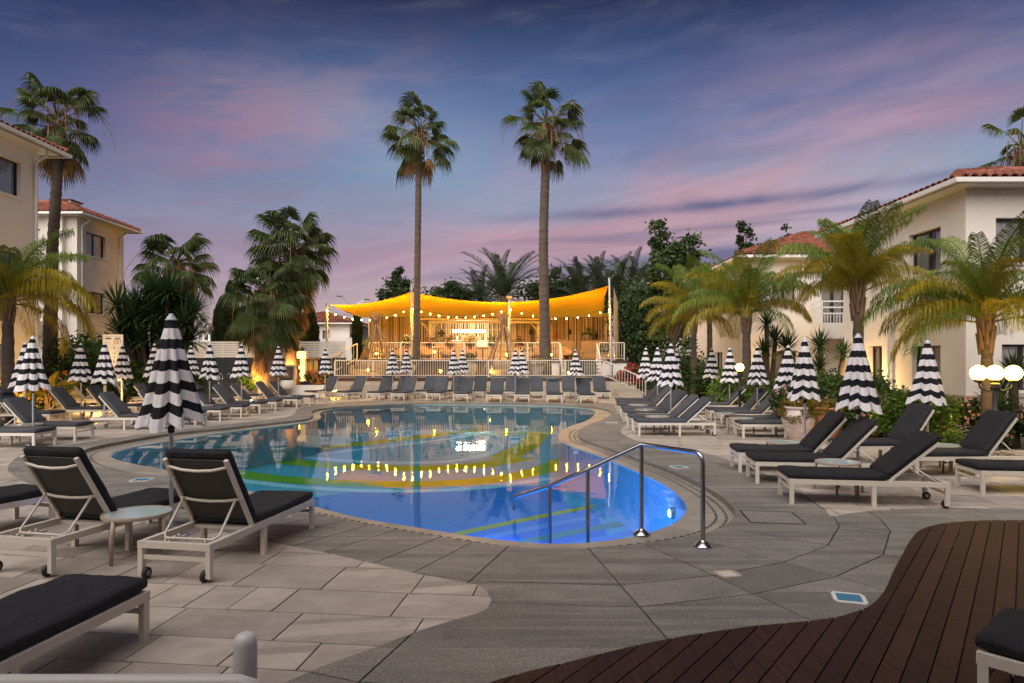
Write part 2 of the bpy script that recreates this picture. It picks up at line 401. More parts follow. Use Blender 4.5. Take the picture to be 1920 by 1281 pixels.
def mk_plank():
    m = bpy.data.materials.new('dark_decking'); m.use_nodes = True; T = NT(m.node_tree)
    tc = T.n('ShaderNodeNewGeometry'); oi = T.n('ShaderNodeObjectInfo')
    mp = T.n('ShaderNodeMapping'); mp.inputs['Rotation'].default_value = (0, 0, radians(37)); mp.inputs['Scale'].default_value = (14, 0.9, 1)
    of = T.n('ShaderNodeVectorMath', operation='ADD'); T.set(of.inputs[0], tc.outputs['Position']); T.set(of.inputs[1], T.n('ShaderNodeCombineXYZ', i_1=T.m('MULTIPLY', oi.outputs['Random'], 50.0)).outputs[0])
    T.set(mp.inputs[0], of.outputs[0])
    f = T.noise(mp.outputs[0], 2.5, 6, 0.65, 0.3)
    c = T.mix(T.ramp(f, [(.25, (0, 0, 0)), (.75, (1, 1, 1))]), (0.013, 0.0046, 0.0034), (0.062, 0.0245, 0.0170))
    v = T.m('MULTIPLY_ADD', T.m('SUBTRACT', oi.outputs['Random'], 0.5), 0.5, 1.0)
    st = T.noise(tc.outputs['Position'], 1.1, 5, 0.65, 0.8); v = T.m('MULTIPLY', v, T.m('MULTIPLY_ADD', st, 0.9, 0.55))
    c = T.mix(1.0, c, T.n('ShaderNodeCombineColor', i_0=v, i_1=v, i_2=v).outputs[0], 'MULTIPLY')
    b = T.n('ShaderNodeBsdfPrincipled', i_Roughness=0.62); T.set(b.inputs['Base Color'], c); b.inputs['Specular IOR Level'].default_value = .3
    bn = T.n('ShaderNodeBump', i_Strength=0.7, i_Distance=0.004); T.set(bn.inputs['Height'], f); T.set(b.inputs['Normal'], bn.outputs[0])
    T.n('ShaderNodeOutputMaterial', i_Surface=b); return m
m_plank = mk_plank()

# ---------------------------------------------------------------- outlines of pool, paving and decking (metres)
RING_Z, WAT_Z = -0.07, -0.082
WO = catmull([G(u, v, WAT_Z) for u, v in [(207, 853), (216, 862), (250, 871), (300, 880), (400, 906), (500, 930), (575, 947), (640, 965), (700, 978), (775, 990), (830, 999), (880, 1007), (940, 1015), (1010, 1021), (1090, 1021), (1150, 1015), (1205, 1004), (1245, 992), (1272, 978), (1286, 962), (1284, 944), (1268, 927), (1240, 908), (1203, 890), (1162, 872), (1120, 855), (1080, 841), (1054, 829), (1047, 819), (1052, 809), (1072, 799), (1096, 791), (1111, 782), (1116, 774), (1104, 768), (1060, 764), (960, 761), (850, 760), (760, 760), (690, 763), (640, 766.5), (610, 771), (600, 777), (602, 783), (592, 789), (560, 795), (480, 805), (400, 815), (320, 828), (250, 840)]], 0.2)
KO = catmull([G(u, v, 0) for u, v in [(146, 851), (150, 860), (175, 872), (230, 884), (300, 893), (400, 918), (500, 942), (547, 953), (600, 964), (667, 979), (753, 994), (790, 1000), (857, 1011), (920, 1021), (985, 1027), (1043, 1029), (1100, 1028), (1165, 1023), (1230, 1015), (1290, 1006), (1340, 994), (1370, 978), (1379, 963), (1371, 948), (1350, 929), (1311, 906), (1257, 881), (1203, 862), (1148, 842), (1108, 829), (1089, 821), (1084, 813), (1089, 804), (1105, 796), (1130, 787), (1145, 777.5), (1146, 771), (1130, 766), (1080, 760.5), (1005, 757.5), (880, 756), (780, 756), (710, 759), (635, 763), (597, 767.5), (584, 774), (586, 780), (572, 786), (520, 792), (435, 801), (325, 812), (225, 828), (175, 838)]], 0.2)
WDpx = [(880, 1300), (940, 1279), (1060, 1249), (1160, 1224), (1250, 1205), (1340, 1190), (1430, 1178), (1510, 1171), (1580, 1160), (1625, 1145), (1652, 1122), (1665, 1100), (1674, 1078), (1690, 1048), (1708, 1016), (1728, 996), (1762, 986), (1810, 981), (1870, 979), (1940, 979), (2200, 985)]
WD = catmull([G(u, v) for u, v in WDpx], 0.15, False)
GOpx = [(2300, 962), (2050, 958), (1920, 955), (1750, 953), (1650, 957), (1590, 963), (1558, 971)]
GOpx2 = [(1548, 955), (1520, 935), (1470, 905), (1400, 875), (1330, 852), (1250, 838), (1200, 828), (1172, 817), (1164, 808), (1172, 798), (1195, 789), (1212, 777), (1200, 765), (1150, 757), (1050, 751.5), (900, 749), (750, 750), (640, 754), (580, 761), (556, 768), (552, 776), (530, 784), (470, 791), (380, 801), (250, 817), (150, 831), (90, 841), (50, 850), (22, 866), (14, 880), (40, 900), (120, 928), (250, 962), (400, 994), (545, 1024), (620, 1038), (700, 1057), (780, 1075), (850, 1089), (890, 1096), (912, 1107), (921, 1125), (914, 1141), (895, 1150), (850, 1163), (800, 1178), (740, 1200), (700, 1215), (600, 1251), (540, 1277), (470, 1310), (400, 1350)]
g1 = catmull([G(u, v) for u, v in GOpx], 0.2, False); g2 = catmull([G(u, v) for u, v in GOpx2], 0.2, False)
WDx = WD + [(12.0, 7.7)]                      # decking edge carried on past the frame
GOUT = WD[::1] + g1 + g2 + [(-2.2, 2.6), (-1.6, 2.2), (-0.6, 2.6)]
BEDR = [(7.4, 15.9), (8.4, 18.5), (8.7, 23), (7.3, 27), (6.7, 31), (6.6, 36.4), (14, 36.4), (24, 30), (24, 12.2), (12, 13.4), (9.5, 14.6)]
BEDL = [(-16.0, 18.5), (-16.2, 22.5), (-16.6, 26), (-15.0, 29), (-13.4, 31.5), (-13.0, 35), (-20, 36), (-26, 30), (-26, 18)]
PAVE = [(-26, 0.5), (14, 0.5), (14, 12.0), (24, 12.0), (24, 36.4), (-26, 36.4)]
DECK = WD + [(9.6, 7.55), (9.6, 0.8), (-0.6, 0.8)]

big = [(-1500, -600), (1500, -600), (1500, 3000), (-1500, 3000)]
pv = [(-26.5, 0.3), (24.5, 0.3), (24.5, 36.6), (-26.5, 36.6)]
gr = tag(sheet('ground', big, [pv], -0.02, m_soil), 'dark planted ground around the hotel', kind='structure')
base = tag(sheet('paving', pv, [KO], -0.016, m_grout), 'pool deck paved with stone tiles', kind='structure')

SEEN = lambda p: p[1] > 3.2 and abs(p[0]) < p[1] * 0.80 + 0.5
def parea(q): return sum(abs(area2(r)) for r in q)
def pcen(q):
    A = parea(q); return tuple(sum(abs(area2(r)) * sum(p[i] for p in r) / len(r) for r in q) / A for i in (0, 1))
def px_area(q):
    c = pcen(q); return parea(q) / max(c[1], 1.0) ** 3 if SEEN(c) else 0
def lay(parent, name, pieces, matl, z1, limit, jit=0.0015, stuff=None):
    pieces = sorted(pieces, key=px_area, reverse=True); rest = MB()
    for i, q in enumerate(pieces):
        dz = random.uniform(-jit, jit)
        if i < limit and px_area(q) > 0:
            c = pcen(q); m = MB()
            for r in q: m.prism([(p[0] - c[0], p[1] - c[1]) for p in r], -0.015, dz)
            M = Matrix.Translation((c[0], c[1], z1)) @ Matrix.Rotation(random.uniform(-.0016, .0016), 4, 'X') @ Matrix.Rotation(random.uniform(-.0016, .0016), 4, 'Y')
            O(name, m.mesh(name, matl), parent, M=M)
        else:
            for r in q: rest.prism(r, z1 - 0.015, z1 + dz)
    if rest.v: tag(O(stuff, rest.mesh(stuff, matl), parent), kind='stuff')

# beige tiles: rows of stones of uneven length, turned a little against the view
rb = Region(PAVE, [GOUT + []]); beds = [BEDR, BEDL]
th = radians(-6.5); ct, st = cos(th), sin(th); pieces = []
y = -6.0; row = 0
while y < 42:
    hgt = random.choice([0.40, 0.50, 0.50, 0.6]); x = -34 + random.random(); row += 1
    while x < 30:
        wd = random.choice([0.35, 0.5, 0.5, 0.62, 0.75, 0.9]) if y < 13 else random.choice([0.6, 0.9, 1.1])
        if y > 13: hgt = 0.6
        j = 0.006
        cell = [(x + j, y + j), (x + wd - j, y + j), (x + wd - j, y + hgt - j), (x + j, y + hgt - j)]
        cell = [(p[0] * ct - p[1] * st, p[0] * st + p[1] * ct) for p in cell]
        x += wd
        c = (sum(p[0] for p in cell) / 4, sum(p[1] for p in cell) / 4)
        if c[1] < 2.6 or c[1] > 36.6 or abs(c[0]) > c[1] * 0.95 + 2: continue
        if any(pip(c, b) for b in beds) or pip(c, DECK): continue
        q = rb.clip(cell)
        if q: pieces.append(q)
    y += hgt
lay(base, 'paving_tile', pieces, m_tile, 0.0, 300, stuff='distant_paving_tiles')

# granite band: slabs fan out from the near edge of the pool, plain courses elsewhere
rg = Region(GOUT, [KO]); pieces = []
kr = resample(ccw(KO), 0.2); n = len(kr)
start = min(range(n), key=lambda i: (kr[i][0] + 6.2) ** 2 + (kr[i][1] - 10.2) ** 2)
def nrm(i):
    a, b = Vector(kr[(i - 4) % n]), Vector(kr[(i + 4) % n]); d = (b - a).normalized(); return Vector((d.y, -d.x))
cur = start; used = []
while True:
    used.append(cur)
    p = kr[cur % n]
    if len(used) > 4 and p[1] > 12.5 and p[0] > 1: break
    cur += random.choice((2, 2, 3, 3, 4))
    if len(used) > 110: break
D = [0.0, 1.12, 1.62, 3.0, 4.6]
def ray(i, d): 
    p = Vector(kr[i % n]); w = nrm(i); return p + w * d
for a, b in zip(used, used[1:]):
    for j in range(4):
        g = 0.007
        q = [ray(a, D[j] + (g if j else 0)), ray(b, D[j] + (g if j else 0)), ray(b, D[j + 1] - g), ray(a, D[j + 1] - g)]
        q = [Vector(v) for v in q]; c = sum(q, Vector((0, 0))) / 4
        t = (q[1] - q[0]).normalized() * g; q = [q[0] + t, q[1] - t, q[2] - t, q[3] + t]
        q = [(v.x, v.y) for v in q]
        if j == 2 and (len(pieces) % 3 == 0): pass
        r = rg.clip(q)
        if r and max(p[1] for t in r for p in t) > 3.2: pieces.append(r)
p0, p1 = kr[used[0] % n], kr[used[-1] % n]
fan = []
for i in used: v = ray(i, 5.2); fan.append((v.x, v.y))
fanp = [kr[i % n] for i in used] + fan[::-1]
y = 2.6
while y < 33:
    x = -22 + random.random() * 0.5
    while x < 16:
        c = (x + 0.45, y + 0.3)
        cell = [(x + .005, y + .005), (x + .895, y + .005), (x + .895, y + .595), (x + .005, y + .595)]
        x += 0.9
        ins = [pip(p, fanp) for p in cell]
        if all(ins): continue
        if any(ins):
            k = min((0, -1), key=lambda k: (Vector(c) - Vector(kr[used[k] % n])).length)
            a_, b_ = Vector(kr[used[k] % n]), ray(used[k], 6.0); dd = (b_ - a_).normalized(); a_ = a_ - dd * 3; b_ = b_ + dd * 3
            sd = Vector((-dd.y, dd.x)); mid = Vector(kr[used[len(used) // 2] % n])
            if (mid - a_).dot(sd) > 0: sd = -sd
            cell = ccw(sh_clip(cell, ccw([tuple(a_ + sd * .005), tuple(b_ + sd * .005), tuple(b_ + sd * 9), tuple(a_ + sd * 9)])))
            if len(cell) < 3: continue
        q = rg.clip(cell)
        if q: pieces.append(q)
    y += 0.6
lay(base, 'granite_slab', pieces, m_gran, 0.0, 220, jit=0.0008, stuff='distant_granite_slabs')

# dark timber decking, planks run away from the camera
wdeck = tag(sheet('wood_decking', DECK, [], -0.006, m_hole), 'dark brown timber decking in the right foreground', kind='structure')
rd = Region(DECK); pieces = []
th = radians(-37); ct, st = cos(th), sin(th)
x = -8.0
while x < 12:
    cell = [(x + .005, -8), (x + .123, -8), (x + .123, 16), (x + .005, 16)]; x += 0.128
    cell = [(p[0] * ct - p[1] * st, p[0] * st + p[1] * ct) for p in cell]
    q = rd.clip(cell)
    if q and parea(q) > 0.01: pieces.append(q)
for q in pieces:
    c = pcen(q); m = MB(); dz = random.uniform(-.001, .001)
    for r in q: m.prism([(p[0] - c[0], p[1] - c[1]) for p in r], -0.02, dz)
    O('deck_plank', m.mesh('deck_plank', m_plank), wdeck, loc=(c[0], c[1], 0.022))

# small deck fittings: skimmer lids with blue tile, a white one, a covered hatch
def lid(u, v, s, rz, name, label, mt, rim):
    x, y = G(u, v); t = thing(name, label, 'drain lid', (x, y, 0.0), rz)
    rm = MB(); k = s / 2
    for a, b, w, h in ((0, k, s, .03), (0, -k, s, .03), (k, 0, .03, s - .03), (-k, 0, .03, s - .03)): rm.box((a, b, 0.003), (w, h, 0.01))
    O('rim', rm.mesh('rim', rim), t); O('plate', MB().box((0, 0, 0.001), (s - .03, s - .03, 0.008)).mesh('plate', mt), t)
m_blue = mat('blue_tile', (0.03, 0.20, 0.33), 0.25, var=0.2, vscale=14)
lid(1592, 1122, 0.21, radians(-18), 'skimmer_lid', 'blue square skimmer lid with white rim beside the timber decking', m_blue, m_white)
lid(266, 900, 0.26, 0.1, 'skimmer_lid', 'blue square skimmer lid in the granite left of the pool', m_blue, m_frame)
lid(527, 966, 0.24, 0.2, 'skimmer_lid', 'blue square skimmer lid behind the foot of the near lounger', m_blue, m_frame)
lid(1273, 876, 0.24, 0.3, 'skimmer_lid', 'blue skimmer lid in the paving beyond the steel handrail', m_blue, m_frame)
lid(1147, 792.5, 0.3, 0.0, 'skimmer_lid', 'blue skimmer lid at the far right of the pool waist', m_blue, m_frame)
lid(1364, 1077, 0.17, 0.2, 'drain_lid', 'small pale square drain lid in front of the handrail', m_frame, m_taupe)
x0, y0 = G(1447, 970); h = thing('access_hatch', 'flush granite access hatch with dark edges right of the pool', 'hatch', (x0, y0, 0.0), radians(-8))
e = MB()
for a, b, w, d in ((0, .31, .60, .018), (0, -.31, .60, .018), (.3, 0, .018, .60), (-.3, 0, .018, .60)): e.box((a, b, 0.001), (w, d, .008))
O('edge_frame', e.mesh('edge_frame', m_hole), h); O('cover', MB().box((0, 0, 0.0), (.58, .60, .008)).mesh('cover', m_gran), h)

# ---------------------------------------------------------------- swimming pool
PZ = -1.15
m_pwall = mat('pool_wall_tile', (0.20, 0.50, 0.60), 0.3, var=0.1, vscale=2)
def mosaic(name, base, base2):
    m = bpy.data.materials.new(name); m.use_nodes = True; T = NT(m.node_tree); MATS[name] = m
    g = T.n('ShaderNodeNewGeometry').outputs['Position']
    vo = T.n('ShaderNodeTexVoronoi', i_Scale=26.0, distance='CHEBYCHEV'); vo.inputs['Randomness'].default_value = 0.0; T.set(vo.inputs['Vector'], g)
    wn = T.n('ShaderNodeTexWhiteNoise'); T.set(wn.inputs[0], vo.outputs['Position'])
    c = T.mix(T.m('MULTIPLY_ADD', wn.outputs[0], 0.5, T.m('MULTIPLY', T.noise(g, 0.5, 3), 0.5)), base, base2)
    b = T.n('ShaderNodeBsdfDiffuse'); T.set(b.inputs[0], c)
    T.n('ShaderNodeOutputMaterial', i_Surface=b); return m
m_floor = mosaic('pool_floor_mosaic', (0.05, 0.36, 0.58), (0.12, 0.48, 0.68))
m_grn = mosaic('green_mosaic', (0.10, 0.34, 0.04), (0.20, 0.46, 0.06))
m_lime = mosaic('lime_mosaic', (0.32, 0.38, 0.03), (0.44, 0.48, 0.06))
m_lblue = mosaic('pale_blue_mosaic', (0.30, 0.62, 0.86), (0.42, 0.74, 0.92))
m_cream = mosaic('cream_mosaic', (0.62, 0.66, 0.56), (0.72, 0.74, 0.62))
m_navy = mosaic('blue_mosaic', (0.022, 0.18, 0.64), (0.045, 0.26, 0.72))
m_step = mosaic('step_blue_mosaic', (0.07, 0.26, 0.66), (0.12, 0.36, 0.74)); m_sea = mosaic('sea_green_mosaic', (0.07, 0.25, 0.28), (0.12, 0.34, 0.36))
pool = thing('swimming_pool', 'free-form swimming pool with blue and green mosaic floor', 'pool'); pool['kind'] = 'structure'; del pool['category']
wo = ccw(resample(WO, 0.22)); nW = len(wo)
O('pool_floor', sheet('pool_floor', wo, [], PZ, m_floor).data, pool); bpy.data.objects.remove(bpy.data.objects['pool_floor'])
for o in list(pool.children): o.name = 'pool_floor'
wm = MB(); wm.add([(p[0], p[1], z) for z in (PZ, RING_Z - 0.002) for p in wo], [((i + 1) % nW, i, nW + i, nW + (i + 1) % nW) for i in range(nW)])
O('pool_wall', wm.mesh('pool_wall', m_pwall), pool)
def GF(u, v): return G(u, v, PZ)
FL = Region(wo)
def band(px, width, mt, z, closed=False, w2=None):
    pts = catmull([GF(u, v) for u, v in px], 0.25, closed); N = len(pts)
    L, R = [], []
    for i, p in enumerate(pts):
        a = Vector(pts[(i - 1) % N if closed else max(i - 1, 0)]); b = Vector(pts[(i + 1) % N if closed else min(i + 1, N - 1)]); d = (b - a).normalized(); k = i / max(1, N - 1)
        w = width if w2 is None else width + (w2 - width) * k
        L.append((p[0] - d.y * w / 2, p[1] + d.x * w / 2)); R.append((p[0] + d.y * w / 2, p[1] - d.x * w / 2))
    m = MB()
    for i in range(N if closed else N - 1):
        j = (i + 1) % N
        for q in FL.clip([L[i], L[j], R[j], R[i]]):
            q = ccw(q); m.add([(p[0], p[1], PZ + z) for p in q], [tuple(range(len(q)))])
    if m.v: O('mosaic_band', m.mesh('mosaic_band', mt), pool)
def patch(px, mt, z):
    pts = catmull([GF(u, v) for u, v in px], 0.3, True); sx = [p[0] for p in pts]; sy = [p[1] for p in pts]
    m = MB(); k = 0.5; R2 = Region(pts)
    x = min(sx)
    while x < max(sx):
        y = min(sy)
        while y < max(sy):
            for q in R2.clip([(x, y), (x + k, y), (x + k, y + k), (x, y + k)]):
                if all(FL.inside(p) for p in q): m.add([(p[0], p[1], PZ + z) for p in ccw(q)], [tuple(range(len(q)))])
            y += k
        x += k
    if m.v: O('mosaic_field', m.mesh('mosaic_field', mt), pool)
band([(330, 852), (400, 840), (470, 858), (420, 880), (350, 872)], 1.3, m_grn, .004, True)
band([(472, 857), (560, 845), (680, 832), (800, 818), (900, 806), (960, 803)], 0.9, m_lime, .004)
band([(472, 857), (560, 868), (680, 876), (800, 878), (900, 872), (980, 858)], 0.9, m_grn, .004)
band([(560, 856), (650, 846), (760, 834), (850, 822), (905, 812)], 0.42, m_lblue, .008)
band([(560, 856), (640, 864), (740, 868), (840, 866), (900, 856), (935, 838), (905, 818)], 0.42, m_lblue, .008)
band([(430, 886), (520, 898), (640, 906), (780, 908), (900, 902), (1000, 886), (1060, 862)], 0.8, m_grn, .004)
band([(440, 900), (540, 912), (660, 920), (800, 921), (920, 914), (1030, 897)], 0.36, m_lblue, .008)
band([(700, 786), (820, 781), (930, 782), (1010, 788), (1040, 797), (1000, 808), (940, 815)], 1.1, m_grn, .004)
band([(740, 792), (850, 788), (940, 791), (968, 799), (930, 808), (860, 815)], 0.45, m_lblue, .008)
band([(940, 860), (985, 838), (1010, 815), (1040, 800)], 0.9, m_lime, .005)
band([(700, 1040), (830, 1008), (960, 980), (1100, 952), (1240, 925)], 0.24, m_lime, .008)
band([(760, 1050), (900, 1012), (1030, 985), (1150, 962), (1270, 940)], 0.24, m_step, .008)
band([(820, 1060), (960, 1022), (1080, 998), (1190, 978), (1290, 958)], 0.28, m_sea, .008)
band([(890, 1066), (1020, 1034), (1130, 1010), (1230, 990), (1300, 975)], 0.24, m_step, .008)
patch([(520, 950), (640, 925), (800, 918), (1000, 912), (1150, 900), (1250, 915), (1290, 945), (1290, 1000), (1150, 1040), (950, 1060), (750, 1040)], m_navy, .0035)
# coping ring with two rows of overflow slots, then the kerb face of the deck
kr2 = resample(ccw(KO), 0.18); m = MB(); nk = len(kr2)
def near_w(p): return min(wo, key=lambda q: (q[0] - p[0]) ** 2 + (q[1] - p[1]) ** 2)
inner = []
wi = {q: i for i, q in enumerate(wo)}
idx = [wi[near_w(p)] for p in kr2]
cs = []
step = 5
for i in range(0, nk, step):
    ids = [(i + k) % nk for k in range(step + 1)] if i + step <= nk else [k % nk for k in range(i, nk + 1)]
    outer = [kr2[k] for k in ids]; a, b = idx[ids[0]], idx[ids[-1]]
    d = (b - a) % nW
    if d > nW // 2: d = 0
    inn = [wo[(a + k) % nW] for k in range(d + 1)]
    poly = outer + inn[::-1]
    if abs(area2(poly)) < 0.02: continue
    cs.append(poly)
# seamless bed beneath the stones so no gap shows
tag(sheet('coping_bed', ccw(KO), [wo], RING_Z - 0.003, m_cop), kind='structure').parent = pool
for poly in cs:
    c = (sum(p[0] for p in poly) / len(poly), sum(p[1] for p in poly) / len(poly))
    q = [((p[0] - c[0]) * 0.992, (p[1] - c[1]) * 0.992) for p in poly]
    O('coping_stone', MB().prism(q, -0.002, 0.001).mesh('coping_stone', m_cop), pool, loc=(c[0], c[1], RING_Z))
km = MB(); ko = ccw(resample(KO, 0.2)); nn = len(ko)
km.add([(p[0], p[1], z) for z in (RING_Z - .02, -0.0005) for p in ko], [((i + 1) % nn, i, nn + i, nn + (i + 1) % nn) for i in range(nn)])
O('kerb_face', km.mesh('kerb_face', m_gran), pool)
hm = MB(); kh = resample(ccw(KO), 0.125); nh = len(kh)
for i in range(nh):
    a, b = Vector(kh[i - 2]), Vector(kh[(i + 2) % nh]); d = (b - a).normalized(); w = Vector((-d.y, d.x))
    if kh[i][1] > 19: continue
    for off in (0.10, 0.22):
        p = Vector(kh[i]) + w * off
        nw = near_w((p.x, p.y))
        if (nw[0] - p.x) ** 2 + (nw[1] - p.y) ** 2 < 0.0025 or pip((p.x, p.y), wo): continue
        hm.add([(p.x + d.x * a_ * .036 + w.x * b_ * .02, p.y + d.y * a_ * .036 + w.y * b_ * .02, RING_Z + .0035) for a_, b_ in ((1, 0), (.7, .8), (0, 1), (-.7, .8), (-1, 0), (-.7, -.8), (0, -1), (.7, -.8))], [tuple(range(8))])
tag(O('overflow_slots', hm.mesh('overflow_slots', m_hole), pool), kind='stuff')
# water
def mk_water():
    m = bpy.data.materials.new('pool_water'); m.use_nodes = True; T = NT(m.node_tree)
    g = T.n('ShaderNodeNewGeometry').outputs['Position']
    mp = T.n('ShaderNodeMapping'); mp.inputs['Scale'].default_value = (1.0, 1.0, 1.0); T.set(mp.inputs[0], g)
    hgt = T.m('ADD', T.noise(mp.outputs[0], 0.9, 2, 0.5, 0.5), T.m('MULTIPLY', T.noise(mp.outputs[0], 5.5, 3, 0.55, 0.4), 0.16))
    bn = T.n('ShaderNodeBump', i_Strength=0.30, i_Distance=0.012); T.set(bn.inputs['Height'], hgt)
    fr = T.n('ShaderNodeFresnel', i_IOR=1.45); T.set(fr.inputs['Normal'], bn.outputs[0])
    gl = T.n('ShaderNodeBsdfGlossy', i_Roughness=0.0); T.set(gl.inputs['Normal'], bn.outputs[0])
    tr = T.n('ShaderNodeBsdfTransparent'); tr.inputs[0].default_value = (0.76, 0.95, 0.99, 1)
    mx = T.n('ShaderNodeMixShader'); T.set(mx.inputs[0], fr.outputs[0]); T.set(mx.inputs[1], tr.outputs[0]); T.set(mx.inputs[2], gl.outputs[0])
    T.n('ShaderNodeOutputMaterial', i_Surface=mx); return m
wobj = tag(sheet('pool_water', wo, [], WAT_Z, mk_water()), 'clear blue pool water mirroring palms and bar', kind='structure')
# underwater lights
def glow(name, color, strength):
    if name in MATS: return MATS[name]
    m = bpy.data.materials.new(name); m.use_nodes = True; T = NT(m.node_tree); MATS[name] = m
    T.n('ShaderNodeOutputMaterial', i_Surface=T.n('ShaderNodeEmission', i_Color=color, i_Strength=strength)); return m
def plight(parent, loc, power, color, r=0.05):
    l = bpy.data.lights.new('lamp_light', 'POINT'); l.energy = power; l.color = color; l.shadow_soft_size = r
    o = bpy.data.objects.new('lamp_light', l); COL.objects.link(o); o.parent = parent; o.location = loc; return o
def pool_light(u, v, depth, color, power, label, est, rr=0.15):
    x, y = G(u, v, WAT_Z); q = Vector(near_w((x, y))); i = wi[tuple(q)]
    a, b = Vector(wo[i - 2]), Vector(wo[(i + 2) % nW]); d = (b - a).normalized(); w = Vector((-d.y, d.x))
    rz = atan2(w.y, w.x)
    t = thing('pool_lamp', label, 'pool light', (q.x + w.x * .02, q.y + w.y * .02, WAT_Z - depth), rz, 'underwater lamps')
    t.rotation_euler = (0, 0, rz)
    hz = MB().lathe([(rr, 0), (rr, .03), (rr * .8, .045)], 20).xf(Matrix.Rotation(pi / 2, 4, 'Y')); O('housing', hz.mesh('housing', m_steel), t)
    ls = MB().lathe([(rr * .78, 0.046), (rr * .5, .07), (1e-6, .078)], 20).xf(Matrix.Rotation(pi / 2, 4, 'Y')); O('lens', ls.mesh('lens', glow('lens_' + label[:6], color, est)), t)
    if power:
        l = bpy.data.lights.new('lamp_light', 'SPOT'); l.energy = power; l.color = color; l.shadow_soft_size = .08; l.spot_size = radians(76); l.spot_blend = .5
        lo = bpy.data.objects.new('lamp_light', l); COL.objects.link(lo); lo.parent = t; lo.location = (.12, 0, .0); lo.rotation_euler = (0, radians(-68), 0)
pool_light(1262, 925, 0.30, (0.10, 0.24, 1.0), 1000, 'blue underwater lamp glowing at the right end near the handrail', 16, .085)
pool_light(900, 1011, 0.30, (0.10, 0.28, 1.0), 1500, 'blue underwater lamp in the near wall shining across the pool', 10, .085)
pool_light(209, 855, 0.14, (1.0, 0.75, 0.4), 90, 'warm orange underwater lamp at the left tip of the pool', 25, 0.12)
pool_light(905, 762, 0.16, (1.0, 0.8, 0.5), 160, 'warm underwater lamp in the far wall before the terrace', 3, .06)
